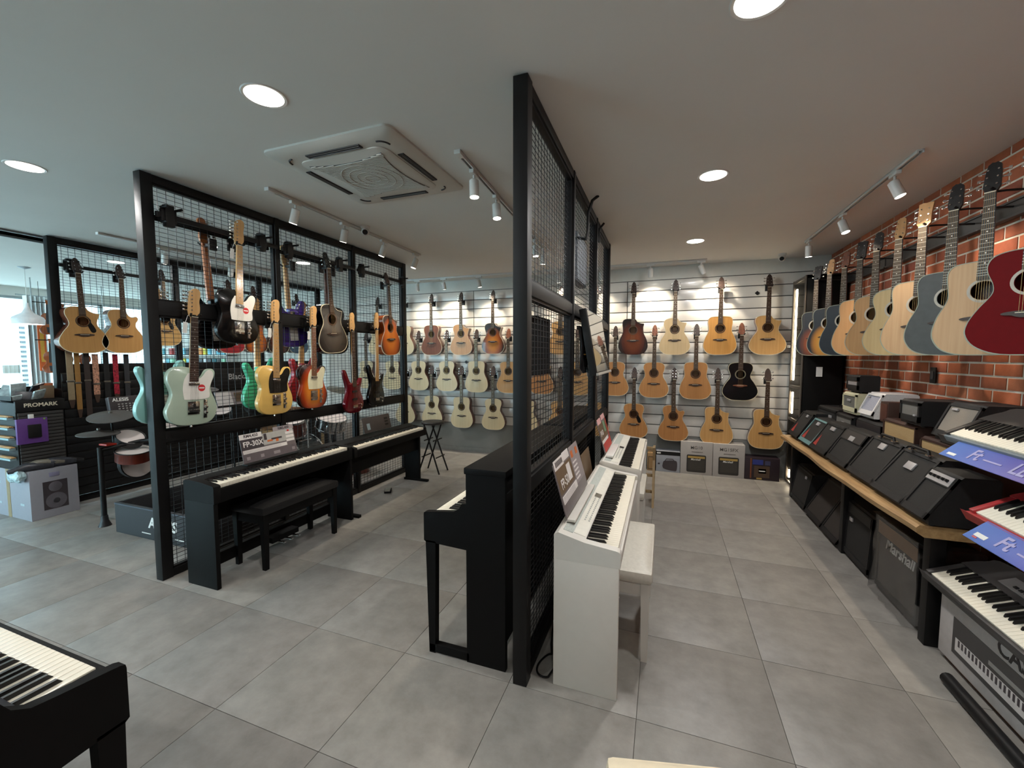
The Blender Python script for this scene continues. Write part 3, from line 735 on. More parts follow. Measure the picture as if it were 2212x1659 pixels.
# small hang tags on the slat wall
for x, z in ((.96, 1.62), (1.05, 1.36), (.52, 1.365), (-.6, 1.38), (1.12, 2.42), (-3.1, 1.5)):
    g = B().box(-.02, .02, -.004, 0, -.02, .02).T(Matrix.Rotation(R(45), 4, 'Y')).obj('hang_tag', blackplastic, wb, (x, YB - .03, z))

# ---- brick wall rail with angled guitars
rail = thing('guitar_rail', 'black slotted guitar rail screwed along the brick wall', 'rail', (XR - .03, 0, 0))
for k in range(3): B().cbox(-.018, .016, 2.2 + 1.3 * k, 3.485 + 1.3 * k, 2.40, 2.50, .004).cbox(-.026, -.012, 2.2 + 1.3 * k, 3.485 + 1.3 * k, 2.40, 2.413, .002).cbox(-.026, -.012, 2.2 + 1.3 * k, 3.485 + 1.3 * k, 2.487, 2.50, .002).obj('rail_board', M('dark grey rail', (40, 39, 38), .5), rail)
armm = B().tube([(.24, 0, -.02), (.05, 0, .0), (0, 0, 0)], .006, 8).tube([(-.02, -.034, .014), (-.005, -.03, .004), (0, -.018, 0), (0, .018, 0), (-.005, .03, .004), (-.02, .034, .014)], .007, 8).mesh('hanger_arm', blackplastic)
natm = WOOD('satin spruce', (198, 164, 124), (182, 146, 106), .55); natw = WOOD('satin warm spruce', (196, 150, 100), (178, 132, 84), .55); natt = WOOD('satin tan top', (176, 138, 92), (158, 120, 76), .55); natp = WOOD('satin pale top', (196, 172, 124), (182, 156, 108), .55)
satbind = M('pale green binding', (150, 156, 138), .5)
for i, (y, top, kind, lab, sd, zt) in enumerate([
        (5.58, B_blk1, 'd', 'red to black sunburst guitar, farthest on the brick wall rail', mahog, 2.60),
        (5.27, B_blk2, 'd', 'amber to black sunburst guitar, second farthest on the brick wall rail', mahog, 2.61),
        (4.95, blueblk, 'd', 'blue black guitar, third farthest on the brick wall rail', blueblk, 2.61),
        (4.61, natw, 'd', 'warm natural guitar, fourth from the far end of the brick wall rail', mahog, 2.62),
        (4.30, natt, 'o', 'tan guitar, fifth from the far end of the brick wall rail', mahog, 2.62),
        (3.955, natp, 'o', 'pale satin guitar, sixth from the far end of the brick wall rail', mahog, 2.63),
        (3.65, natm, 'd', 'pinkish natural dreadnought beside the dark grey guitar on the brick wall', mahog, 2.635),
        (3.33, greysat, 'd', 'dark grey satin guitar on the brick wall rail', greysat, 2.64),
        (3.03, natm, 'd', 'large natural dreadnought partly covered by the red guitar', mahog, 2.64),
        (2.72, redtop, 'j', 'crimson red acoustic guitar, nearest on the brick wall rail', redtop, 2.64)]):
    zb = 1.605; x = 1.62 if i > 1 else (1.575, 1.60)[i]
    t = acoustic(lab, (x, y, zt), (x, y, zb), R(-45), kind, top, sd, head='slim' if i % 3 else 'sq', bind=satbind, board=M('dark fretboard', (44, 42, 40), .5), group='acoustic guitars on the brick wall', hd=(ebony, natw, mahogtop, ebony)[i % 4] if i not in (6,) else natw, bridge=M('dark brown bridge', (58, 44, 36), .5), rosette=M('pale rosette ring', (176, 170, 156), .5))
    s = (zt - zb) / 1.02
    inst('hanger_arm', armm, None, rail, Vector((x, y, zb + .862 * s)) - rail.location + Vector((.02, .02, 0)), (0, 0, R(-10)))

# ================================================================ ELECTRICS
TELE = [(0, 0), (.09, .006), (.142, .04), (.163, .10), (.154, .16), (.128, .215), (.117, .26), (.126, .305), (.143, .345), (.143, .378), (.120, .395), (.096, .382), (.075, .345), (.050, .320), (.030, .318), (.028, .395), (-.028, .398), (-.075, .404), (-.125, .392), (-.157, .355), (-.160, .305), (-.143, .258), (-.132, .215), (-.145, .165), (-.165, .10), (-.145, .04), (-.09, .006)]
STRAT = [(0, 0), (.09, .006), (.145, .045), (.160, .105), (.142, .17), (.115, .225), (.114, .27), (.132, .32), (.148, .365), (.138, .395), (.116, .388), (.092, .348), (.062, .325), (.030, .330), (.028, .36), (-.028, .36), (-.045, .345), (-.075, .360), (-.098, .405), (-.122, .44), (-.145, .436), (-.152, .395), (-.140, .335), (-.122, .28), (-.120, .235), (-.142, .175), (-.166, .11), (-.152, .045), (-.09, .006)]
BASS = [(0, 0), (.08, .006), (.13, .04), (.150, .10), (.135, .17), (.108, .23), (.106, .28), (.122, .33), (.135, .385), (.124, .40), (.100, .37), (.066, .33), (.030, .325), (.028, .35), (-.028, .35), (-.05, .35), (-.085, .39), (-.118, .47), (-.145, .505), (-.155, .48), (-.14, .40), (-.115, .31), (-.112, .25), (-.135, .18), (-.155, .11), (-.135, .04), (-.08, .006)]
TGUARD = [(.027, .325), (.055, .335), (.08, .37), (.105, .385), (.128, .37), (.130, .335), (.115, .29), (.105, .25), (.108, .205), (.095, .185), (.04, .178), (-.05, .178), (-.062, .19), (-.07, .25), (-.062, .31), (-.045, .345), (-.029, .36)]
HEAD6 = [(.021, 0), (.024, .018), (.036, .035), (.038, .07), (.033, .11), (.040, .15), (.036, .185), (.012, .198), (-.010, .188), (-.026, .16), (-.034, .06), (-.032, .022), (-.021, 0)]
HEAD4 = [(.021, 0), (.03, .025), (.042, .06), (.034, .14), (.038, .185), (.018, .215), (-.01, .21), (-.03, .17), (-.04, .06), (-.032, .02), (-.021, 0)]
_el = {}
def rounded(o, y0, y1, e=.006):
    n = len(o); i_ = scaled(o, -e)
    rings = [(i_, y0), (scaled(o, -e * .3), y0 + e * .3), (o, y0 + e), (o, y1 - e), (scaled(o, -e * .3), y1 - e * .3), (i_, y1)]
    vs = [(p[0], y, p[1]) for g, y in rings for p in g]; fs = []
    for r_ in range(len(rings) - 1):
        for k in range(n): fs.append((r_ * n + k, r_ * n + (k + 1) % n, (r_ + 1) * n + (k + 1) % n, (r_ + 1) * n + k))
    fs += [tuple(range(n)), tuple((len(rings) - 1) * n + k for k in range(n))]
    return B().add(vs, fs)
def electric_meshes(kind):
    if kind in _el: return _el[kind]
    P = []; o = catmull({'tele': TELE, 'strat': STRAT, 'bass': BASS}[kind], 3)
    bass = kind == 'bass'
    bz = .075 if bass else .10; sc = .86 if bass else .648; nut = bz + sc
    P.append(('body', rounded(o, 0, .044).mesh('body', None, True, 50), 'body'))
    zb = .315
    vs = []; prof = [(-1, 0), (-.95, .5), (-.6, .9), (0, 1.0), (.6, .9), (.95, .5), (1, 0)]
    for z, w, d in ((zb, .028, .022), (zb + .09, .0275, .02), (nut, .0215, .019)): vs += [(p[0] * w, -.003 + p[1] * d, z) for p in prof]
    k7 = 7; fs = []
    for r_ in range(2):
        for i in range(k7 - 1): fs.append((r_ * k7 + i, r_ * k7 + i + 1, (r_ + 1) * k7 + i + 1, (r_ + 1) * k7 + i))
        fs.append((r_ * k7 + 6, r_ * k7, (r_ + 1) * k7, (r_ + 1) * k7 + 6))
    fs += [tuple(range(7)), tuple(range(14, 21))]
    P.append(('neck', B().add(vs, fs).mesh('neck'), 'neck'))
    P.append(('fretboard', B().prism([(-.0285, zb - .012), (.0285, zb - .012), (.0215, nut), (-.0215, nut)], -.0085, -.002).mesh('fretboard'), 'board'))
    fr = B(); dots = B()
    for k in range(1, 23):
        z = nut - sc * (1 - 2 ** (-k / 12)); w = .0215 + .007 * (nut - z) / (nut - zb)
        if z > zb - .01: fr.box(-w, w, -.0098, -.0085, z - .0011, z + .0011)
        if k in (3, 5, 7, 9, 12, 15, 17): 
            zz = nut - sc * (1 - 2 ** (-(k - .5) / 12)); dots.cyl((0, -.0092, zz), (0, -.008, zz), .0033, n=8)
    P.append(('frets', fr.mesh('frets', smooth=False), 'fret')); P.append(('inlays', dots.mesh('inlays'), 'inlay'))
    hd = B().prism(catmull(HEAD4 if bass else HEAD6, 3), -.001, .013).T(Matrix.Translation((0, 0, nut)))
    P.append(('headstock', hd.mesh('headstock'), 'neck'))
    tn = B()
    for k in range(4 if bass else 6):
        z = nut + .045 + (.042 if bass else .025) * k
        x0 = -.018
        tn.cyl((x0, -.008, z), (x0, .0, z), .0045, n=8).cyl((-.03, .018, z), (-.05, .018, z), .003, n=6).cbox(-.066, -.05, .013, .023, z - .007, z + .007, .003).cbox(-.036, -.012, .013, .02, z - .01, z + .01, .003)
    P.append(('tuning_pegs', tn.mesh('tuning_pegs'), 'metal'))
    P.append(('nut', B().box(-.0215, .0215, -.011, -.002, nut - .002, nut + .002).mesh('nut'), 'bone'))
    st = B()
    for k in range(4 if bass else 6):
        a = (-.026 + .0104 * k) if not bass else (-.028 + .0187 * k); c = a * .66
        st.add([(a - .0006, -.014, bz), (a + .0006, -.014, bz), (c + .0006, -.0115, nut), (c - .0006, -.0115, nut)], [(0, 1, 2, 3)])
    P.append(('strings', st.mesh('strings', smooth=False), 'metal'))
    if kind == 'tele':
        P.append(('pickguard', B().prism(catmull(TGUARD, 3), -.003, .0008).mesh('pickguard'), 'guard'))
        P.append(('bridge_plate', B().cbox(-.039, .039, -.006, .0, .075, .165, .002).box(-.036, .036, -.013, -.006, .09, .104).cyl((0, -.012, .14), (0, -.004, .14), .012, n=10).mesh('bridge_plate'), 'metal'))
        P.append(('neck_pickup', B().cbox(-.036, .036, -.010, -.002, .277, .295, .006).mesh('neck_pickup'), 'metal'))
        cp = B().cbox(.066, .092, -.004, .0, .045, .175, .003)
        P.append(('control_plate', cp.mesh('control_plate'), 'metal'))
        for z in (.085, .125): P.append(('knob', B().lathe([(.010, 0), (.0105, .012), (.009, .016), (0, .017)], 14).T(Matrix.Translation((.079, -.004, z)) @ Matrix.Rotation(R(90), 4, 'X')).mesh('knob'), 'metal'))
        P.append(('pickup_switch', B().cyl((.079, -.004, .155), (.079, -.018, .158), .003, n=8).mesh('pickup_switch'), 'dark'))
    else:
        if kind == 'strat': P.append(('back_cover', B().cbox(-.045, .045, .043, .0465, .06, .20, .004).mesh('back_cover'), 'cover'))
        P.append(('neck_plate', B().cbox(-.026, .026, .043, .0465, .335 - .05, .335, .003).mesh('neck_plate'), 'metal'))
        P.append(('bridge', B().cbox(-.036, .036, -.012, .0, .06, .095, .003).mesh('bridge'), 'metal'))
        for z in ((.16, .25) if bass else (.14, .2, .26)): P.append(('pickup', B().cbox(-.04, .04, -.008, .0, z - .012, z + .012, .004).mesh('pickup'), 'dark'))
        for z in (.05, .09): P.append(('knob', B().lathe([(.010, 0), (.0105, .012), (0, .015)], 12).T(Matrix.Translation((.095, 0, z)) @ Matrix.Rotation(R(90), 4, 'X')).mesh('knob'), 'metal'))
    P.append(('strap_button', B().cyl((0, .02, 0), (0, .02, -.014), .006, .009, 10).mesh('strap_button'), 'metal'))
    _el[kind] = P
    return P
def electric(label, hp, fp, front, kind, body, guard=None, neck=None, board=None, roll=0.0, cover=None, sticker=None, tagp=False, div=None, cat='guitar'):
    h = Vector(hp); f = Vector(fp); L = (h - f).length
    s = L / (.945 if kind != 'bass' else 1.15)
    t = thing('electric_bass' if kind == 'bass' else 'electric_guitar', label, cat, f, (0, roll, front), 'electric guitars on the left divider', s)
    mats = dict(body=body, guard=guard or whiteplastic, neck=neck or maple, board=board or neck or maple, fret=nickel, inlay=M('dark dot', (30, 28, 26), .4) if (board or neck) is None else M('pearl inlay', (210, 208, 200), .3), metal=chrome, bone=bone, dark=blackplastic, cover=cover or paper)
    for nm, me, k in electric_meshes(kind):
        o = inst(nm, me, mats[k], t)
        if nm in ('tuning_pegs', 'inlays', 'frets', 'strings'): o['kind'] = 'stuff'
    if sticker:
        st = B().lathe([(0, 0), (.024, 0), (.024, .0008)], 24).T(Matrix.Rotation(R(90), 4, 'X')).obj('round_sticker', M('red sticker', (196, 48, 52), .4), t, (.052, -.0032, .258))
        B().box(-.018, .018, -.0016, -.0008, -.004, .004).obj('sticker_band', paper, st)
    if tagp:
        w = B().box(-.014, .014, -.001, .001, -.075, 0).obj('price_tag', paper, t, (-.062, -.012, .705), (0, R(4), 0))
        B().tube([(-.02, -.012, .765), (-.05, -.014, .75), (-.062, -.012, .705)], .0012, 5).obj('tag_string', paper, t)
    if div is not None:
        q = Matrix.Rotation(front, 4, 'Z') @ Vector((0, .05, 0)); n_ = f + (h - f).normalized() * ((.752 if kind != 'bass' else .94) * s)
        inst('guitar_hanger', hangm, None, div, n_ - div.location + q, (0, 0, front))
    return t
XFN = -3.235
def front_e(label, hy, hz, fy, fz, kind, body, **kw):
    roll = math.atan2(hy - fy, hz - fz)
    return electric(label, (XFN, hy, hz), (XFN, fy, fz), R(90), kind, body, roll=roll, div=divL, **kw)
mint = M('mint green lacquer', (172, 190, 172), .18, coat=.6, var=.02); butter = M('butterscotch yellow lacquer', (226, 186, 104), .2, coat=.6, var=.02)
teal = M('pale teal lacquer', (132, 186, 180), .2, coat=.6, var=.02); surf = M('surf green metallic', (60, 168, 128), .25, coat=.5, var=.05); purple = M('purple lacquer', (64, 44, 130), .2, coat=.6)
dkred = M('dark metallic red', (110, 10, 26), .2, .3, coat=.6); redmet = M('faded red lacquer', (150, 34, 44), .3, coat=.4)
B_tele = BURST('three colour burst', (226, 138, 44), (168, 62, 24), (34, 16, 14), cz=.17, rx=.175, rz=.25, p=(.35, .72, .98))
front_e('mint green electric guitar with white pickguard and red sticker near the divider post', 2.10, 2.092, 2.045, 1.094, 'tele', mint, board=rosew, sticker=True, tagp=True)
front_e('black electric guitar with white pickguard hung high on the left divider', 2.47, 2.695, 2.425, 1.70, 'tele', blackgloss, sticker=True, tagp=True)
front_e('butter yellow electric guitar with black pickguard on the left divider', 2.775, 2.097, 2.745, 1.082, 'tele', butter, guard=M('black gloss guard', (16, 16, 16), .25), tagp=True)
front_e('sunburst electric guitar with cream pickguard on the left divider', 3.20, 2.089, 3.17, 1.087, 'tele', B_tele, guard=M('cream pickguard', (226, 222, 190), .35), board=WOOD('pinkish rosewood board', (142, 94, 66), (116, 72, 50), .45), tagp=True)
acoustic('charcoal black cutaway acoustic guitar hung high on the left divider', (XFN, 3.40, 2.655), (XFN, 3.465, 1.632), R(90), 'os', B_grey, blackgloss, roll=math.atan2(-.065, 1.023), hang=divL, group='guitars on the left divider', head='slim', hd=ebony)
acoustic('small orange flame sunburst acoustic guitar at the far end of the left divider', (XFN, 4.385, 2.632), (XFN, 4.44, 1.612), R(90), 'os', B_org, WOOD('orange sides', (176, 84, 28), (140, 60, 20), .25, .6), roll=math.atan2(-.055, 1.02), hang=divL, group='guitars on the left divider', head='wing')
front_e('dark red electric bass with long horn on the left divider', 3.735, 2.075, 3.75, .965, 'bass', dkred, board=rosew, cat='bass guitar')
front_e('black electric bass with maple neck near the far end of the left divider', 4.155, 2.117, 4.13, 1.008, 'bass', blackgloss, cat='bass guitar')
XBK = -3.465
def back_e(label, hy, hz, fy, fz, kind, body, **kw):
    return electric(label, (XBK, hy, hz), (XBK, fy, fz), R(-90), kind, body, roll=math.atan2(fy - hy, hz - fz), div=divL, **kw)
back_e('pale teal electric guitar seen from behind beside the left divider post', 1.985, 2.097, 1.96, 1.11, 'strat', teal, cover=paper)
back_e('black electric guitar with roasted maple neck seen from behind through the mesh', 2.33, 2.688, 2.40, 1.66, 'strat', blackgloss, neck=roast)
back_e('surf green electric guitar seen from behind through the mesh', 2.775, 2.12, 2.755, 1.121, 'strat', surf, cover=paper)
back_e('purple electric guitar seen from behind through the mesh', 3.085, 2.66, 3.14, 1.69, 'strat', purple, cover=paper)
back_e('faded red electric guitar seen from behind the sunburst one', 3.30, 2.15, 3.215, 1.136, 'strat', redmet, cover=blackplastic)
acoustic('black acoustic guitar hung on the rear of the left divider', (XBK, 3.605, 2.66), (XBK, 3.63, 1.62), R(-90), 'os', ebony, blackgloss, hang=divL, head='slim', roll=.025)
# ---- guitars on the far divider
XP = -5.9
def far(label, y, zt, zb, kind, top, side=None, hy=0.0, **kw):
    acoustic(label, (XP, y + hy, zt), (XP, y, zb), R(90), kind, top, side, roll=math.atan2(hy, zt - zb), hang=divF, group='guitars on the far divider', **kw)
tanp = WOOD('tan satin top', (200, 152, 92), (184, 134, 76), .4, .2)
far('natural cutaway guitar with round black pickguard leftmost on the far divider', 2.68, 2.645, 1.632, 'js', tanp, WOOD('red brown sides', (112, 62, 44), (86, 44, 32), .25, .5), hy=-.03, guard=True)
far('natural guitar with plain cutaway second from left on the far divider', 3.03, 2.652, 1.635, 'jc', tanp, WOOD('red brown sides', (112, 62, 44), (86, 44, 32), .25, .5))
far('natural guitar with decorated top seen through the near mesh on the far divider', 3.46, 2.632, 1.73, 'o', WOOD('yellow satin top', (206, 166, 106), (190, 148, 88), .4, .2), guard=True, L=.95)
far('red acoustic guitar on the far divider, only its bottom showing below the black one', 4.31, 2.70, 1.64, 'o', redmet, redmet)
far('amber sunburst guitar on the far divider behind the yellow one', 4.70, 2.67, 1.65, 'os', B_org)
far('blue black guitar at the far end of the far divider', 5.5, 2.66, 1.64, 'o', M('steel blue top', (70, 96, 120), .3, coat=.3))
far('brown sunburst guitar beside the far end of the far divider', 5.1, 2.66, 1.64, 'o', B_dark)
# ================================================================ PIANOS AND KEYBOARDS
# local frame: x from bass to treble, player on the -y side, z up
def keymeshes(wl=.150, ww=.0236, bl=.095):
    k = ('k', wl, ww, bl)
    if k not in _ac:
        w = B().cbox(-ww / 2 + .0006, ww / 2 - .0006, -wl, 0, -.028, 0, .0012).mesh('white_key', whitekey)
        b = B().add([(-.0055, 0, -.002), (.0055, 0, -.002), (.0055, -bl, -.002), (-.0055, -bl, -.002), (-.0046, 0, .012), (.0046, 0, .012), (.0046, -bl + .012, .012), (-.0046, -bl + .012, .012)],
                    [(0, 1, 2, 3), (4, 7, 6, 5), (0, 4, 5, 1), (2, 6, 7, 3), (1, 5, 6, 2), (0, 3, 7, 4)]).mesh('black_key', blackkey)
        _ac[k] = (w, b)
    return _ac[k]
def keys(parent, x0, y_back, z, n=52, first=5, wl=.150, ww=.0236, bl=.095):
    """first: index in C D E F G A B of the lowest white key"""
    w, b = keymeshes(wl, ww, bl)
    for i in range(n):
        x = x0 + ww * (i + .5); inst('white_key', w, None, parent, (x, y_back, z))
        if (first + i) % 7 in (0, 1, 3, 4, 5) and i < n - 1:
            off = {0: -.0016, 1: .0016, 3: -.0022, 4: 0, 5: .0022}[(first + i) % 7]
            inst('black_key', b, None, parent, (x + ww / 2 + off, y_back, z))
def slab_piano(label, loc, rotz, Ln, depth, ztop, zfront, zb, body, stand, kind, panelmat=None, feltmat=None):
    t = thing('digital_piano', label, 'keyboard', loc, (0, 0, rotz)); hx = Ln / 2
    kl = 52 * .0236; kx = -kl / 2; yf = -depth / 2; yk = yf + .165
    # case: end blocks, rear deck, front lip, bottom
    b = B()
    prof = [(yf, zb), (yf, zfront - .012), (yf + .006, zfront - .004), (yf + .02, zfront), (yk, zfront + .018), (depth / 2 - .02, ztop), (depth / 2, ztop - .012), (depth / 2, zb)]
    for x0, x1 in ((-hx, kx - .001), (kx + kl + .001, hx)): b.prism(prof, x0, x1, 'yz')
    b.prism([(yk, zfront - .03), (yk, zfront + .018), (depth / 2 - .02, ztop), (depth / 2, ztop - .012), (depth / 2, zb), (yk, zb)], kx - .001, kx + kl + .001, 'yz')
    b.box(kx - .001, kx + kl + .001, yf + .012, yk, zb, zfront - .03)
    t_case = b.obj('case', body, t)
    B().cbox(kx - .001, kx + kl + .001, yf, yf + .012, zb, zfront - .031, .003).obj('key_slip', body, t)
    keys(t, kx, yk, zfront, 52, 5)
    B().box(kx, kx + kl, yk - .001, yk + .004, zfront, zfront + .016).obj('felt_strip', feltmat or M('dark felt', (24, 16, 17), .9), t)
    if panelmat is not None:
        sl = math.atan2(ztop - zfront - .018, depth / 2 - .02 - yk); m = Matrix.Translation((0, yk, zfront + .018)) @ Matrix.Rotation(sl, 4, 'X')
        cpn = B().box(-hx + .06, hx - .06, .006, .062, 0, .0025).T(m).obj('control_panel', panelmat, t)
        B().box(-.04, .03, .014, .052, .002, .0035).T(m).obj('display', blackgloss, t)
        bt = B()
        for r_ in range(2):
            for i in range(14): bt.cbox(-.42 + .028 * i, -.405 + .028 * i, .016 + .022 * r_, .024 + .022 * r_, .002, .0045, .001)
        stuff(bt.T(m).obj('buttons', M('pale grey button', (170, 172, 166), .5), t))
        gs = B().box(-hx + .05, hx - .05, .066, .115, 0, .002).T(m).obj('speaker_cloth', M('pale grey speaker mesh', (176, 182, 176), .8, nscale=200, var=.2), t)
    zs = zb
    if kind == 'panel':
        for s in (-1, 1): B().cbox(min(s * hx, s * (hx - .03)), max(s * hx, s * (hx - .03)), yf + .006, depth / 2, 0, zb, .003).obj('side_panel', stand, t)
        B().cbox(-hx + .03, hx - .03, depth / 2 - .03, depth / 2 - .008, zb - .22, zb, .003).obj('back_board', stand, t)
        B().cbox(-hx + .03, hx - .03, depth / 2 - .07, depth / 2 - .02, .06, .15, .003).obj('lower_rail', stand, t)
        pd = B().cbox(-.13, .13, -.02, depth / 2 - .05, .075, .12, .004).obj('pedal_box', stand, t)
        for k in (-1, 0, 1): B().cbox(.07 * k - .012, .07 * k + .012, -.09, -.01, .07, .08, .004).obj('pedal', chrome, pd)
    else:
        for s in (-1, 1):
            B().cbox(min(s * hx, s * (hx - .035)), max(s * hx, s * (hx - .035)), -.06, depth / 2, .02, zb, .003).obj('side_panel', stand, t)
            B().cbox(min(s * hx, s * (hx - .04)), max(s * hx, s * (hx - .04)), yf - .03, depth / 2 + .02, 0, .028, .004).obj('foot', stand, t)
        B().cbox(-hx + .035, hx - .035, -.02, .0, zb - .2, zb, .003).obj('apron_board', stand, t)
        B().cbox(-hx + .035, hx - .035, depth / 2 - .05, depth / 2 - .02, zb - .14, zb, .003).obj('back_board', stand, t)
    return t
P1 = slab_piano('black slab digital piano with product sign and bench on the left', (-2.975, 2.555, 0), R(90), 1.33, .30, .745, .725, .60, blacksatin, blacksatin, 'panel')
P2 = slab_piano('black slab digital piano farther along the left divider beside the stool', (-2.975, 3.905, 0), R(90), 1.31, .30, .735, .70, .60, blacksatin, blacksatin, 'foot')
ivory = M('warm white laminate', (214, 211, 203), .45, var=.015)
W1 = slab_piano('white slab digital piano nearest beside the central divider', (-.32, 2.545, 0), R(90), 1.32, .31, .765, .715, .635, ivory, ivory, 'panel', panelmat=M('white panel', (222, 220, 208), .4), feltmat=M('grey felt', (80, 78, 74), .9))
W2 = slab_piano('white slab digital piano behind the nearer white one', (-.30, 3.84, 0), R(90), 1.24, .31, .79, .75, .66, ivory, ivory, 'panel', panelmat=MATS['white panel'], feltmat=MATS['grey felt'])

def console_piano(label, loc, rotz, Ln=1.40):
    """console digital piano: tall back column, arms with front legs"""
    t = thing('console_piano', label, 'piano', loc, (0, 0, rotz)); hx = Ln / 2
    side = [(0, 0), (0, 1.02), (-.012, 1.03), (-.215, 1.03), (-.215, .845), (-.24, .842), (-.255, .815), (-.285, .795), (-.32, .79), (-.45, .775), (-.463, .77), (-.465, .76), (-.465, .62), (-.455, .612), (-.43, .612), (-.215, .602), (-.215, 0)]
    for s in (-1, 1):
        e = B().prism(side, min(s * hx, s * (hx - .03)), max(s * hx, s * (hx - .03)), 'yz').obj('end_panel', blacksatin, t)
        B().prism([(-.455, .62), (-.395, .62), (-.405, .0), (-.440, .0)], min(s * hx, s * (hx - .04)), max(s * hx, s * (hx - .04)), 'yz').obj('leg', blacksatin, t)
        B().cbox(min(s * hx, s * (hx - .035)), max(s * hx, s * (hx - .035)), -.44, -.2, 0.005, .05, .003).obj('foot_rail', blacksatin, t)
    B().cbox(-hx + .03, hx - .03, -.20, -.02, .88, 1.0, .004).obj('upper_case', blacksatin, t)
    B().cbox(-hx - .004, hx + .004, -.225, .006, 1.0, 1.034, .006).obj('top_lid', blacksatin, t)
    B().cbox(-hx + .03, hx - .03, -.03, -.012, .12, .9, .003).obj('back_panel', blacksatin, t)
    B().cbox(-hx + .03, hx - .03, -.45, -.03, .62, .70, .004).obj('key_bed', blacksatin, t)
    B().cbox(-hx + .03, hx - .03, -.462, -.446, .63, .742, .003).obj('key_slip', blacksatin, t)
    kl = 52 * .0236
    for s in (-1, 1): B().cbox(min(s * kl / 2, s * (hx - .03)), max(s * kl / 2, s * (hx - .03)), -.44, -.26, .7, .752, .003).obj('cheek_block', blacksatin, t)
    keys(t, -kl / 2, -.29, .755, 52, 5)
    B().prism([(-.29, .74), (-.29, .772), (-.215, .86), (-.2, .86), (-.2, .74)], -hx + .03, hx - .03, 'yz').obj('fallboard', M('grey black panel', (58, 62, 68), .3), t)
    B().cbox(-hx + .03, hx - .03, -.06, -.035, .10, .22, .003).obj('lower_rail', blacksatin, t)
    pd = B().cbox(-.14, .14, -.2, -.05, .06, .12, .004).obj('pedal_box', blacksatin, t)
    for k in (-1, 0, 1): B().cbox(.07 * k - .012, .07 * k + .012, -.27, -.19, .06, .07, .004).obj('pedal', gold, pd)
    return t
console_piano('black console piano standing against the central divider', (-.72, 2.575, 0), R(-90))
console_piano('second black console piano behind the first along the central divider', (-.72, 4.05, 0), R(-90), 1.38)
console_piano('black console piano in the near left corner with its keys showing', (-2.045, .185, 0), R(180))

# ---------------------------------------------------------------- benches and stool
def bench(label, loc, rotz, lx, ly, h, seatm, legm, buttons=True):
    t = thing('piano_bench', label, 'bench', loc, (0, 0, rotz)); th = .075
    n = 14; vs = []; fs = []                                     # softly domed cushion
    b = B().cbox(-lx / 2, lx / 2, -ly / 2, ly / 2, h - th, h - .012, .02)
    for j in range(n + 1):
        for i in range(n + 1):
            u = -1 + 2 * i / n; v = -1 + 2 * j / n
            z = h - .016 + .022 * (1 - u ** 6) * (1 - v ** 6)
            if buttons:
                for bx in (-.55, 0, .55): z -= .012 * math.exp(-(((u - bx) * lx / 2) ** 2 + (v * ly / 2) ** 2) / .0006)
            vs.append((u * (lx / 2 - .008), v * (ly / 2 - .008), z))
    for j in range(n):
        for i in range(n): fs.append((j * (n + 1) + i, j * (n + 1) + i + 1, (j + 1) * (n + 1) + i + 1, (j + 1) * (n + 1) + i))
    b.add(vs, fs); b.obj('seat', seatm, t)
    B().cbox(-lx / 2 + .02, lx / 2 - .02, -ly / 2 + .02, ly / 2 - .02, h - th - .07, h - th, .003).obj('apron', legm, t)
    for sx in (-1, 1):
        for sy in (-1, 1):
            x = sx * (lx / 2 - .035); y = sy * (ly / 2 - .035)
            B().add([(x - .016, y - .016, 0), (x + .016, y - .016, 0), (x + .016, y + .016, 0), (x - .016, y + .016, 0), (x - .023, y - .023, h - th), (x + .023, y - .023, h - th), (x + .023, y + .023, h - th), (x - .023, y + .023, h - th)],
                    [(0, 3, 2, 1), (4, 5, 6, 7), (0, 1, 5, 4), (1, 2, 6, 5), (2, 3, 7, 6), (3, 0, 4, 7)]).obj('leg', legm, t)
leather = M('black leatherette', (26, 26, 27), .42, bump=.1, nscale=60); wleather = M('white leatherette', (206, 202, 190), .42, bump=.06, nscale=60)
bench('black padded piano bench in front of the slab piano with the sign', (-2.91, 2.555, 0), R(90), .76, .35, .495, leather, blacksatin)
bench('white padded bench tucked under the nearest white piano', (-.165, 2.52, 0), R(90), .70, .27, .50, wleather, ivory, False)
bench('white padded bench tucked under the farther white piano', (-.26, 3.78, 0), R(90), .62, .27, .50, wleather, ivory, False)
bench('cream bench corner at the bottom frame edge in the foreground', (.13, 1.03, 0), R(14), .46, .30, .50, M('cream leatherette', (228, 214, 186), .5), ivory, False)
st = thing('folding_stool', 'round black folding stool behind the second black keyboard', 'stool', (-2.98, 4.98, 0))
B().lathe([(.0, .665), (.13, .665), (.155, .675), (.158, .69), (.145, .705), (0, .71)], 28).obj('seat', leather, st)
for a, b in (((-.16, -.13), (.16, .06)), ((.16, -.13), (-.16, .06))):
    for yy in (-.12, .12): B().tube([(a[0], yy, 0), (b[0] * .5, yy * .8, .665)], .011, 8).obj('leg', blackmetal, st)
for z, w in ((.22, .11), (.45, .07)): B().tube([(-w, -.11, z), (-w, .11, z)], .009, 8).tube([(w, -.11, z), (w, .11, z)], .009, 8).obj('crossbar', blackmetal, st)
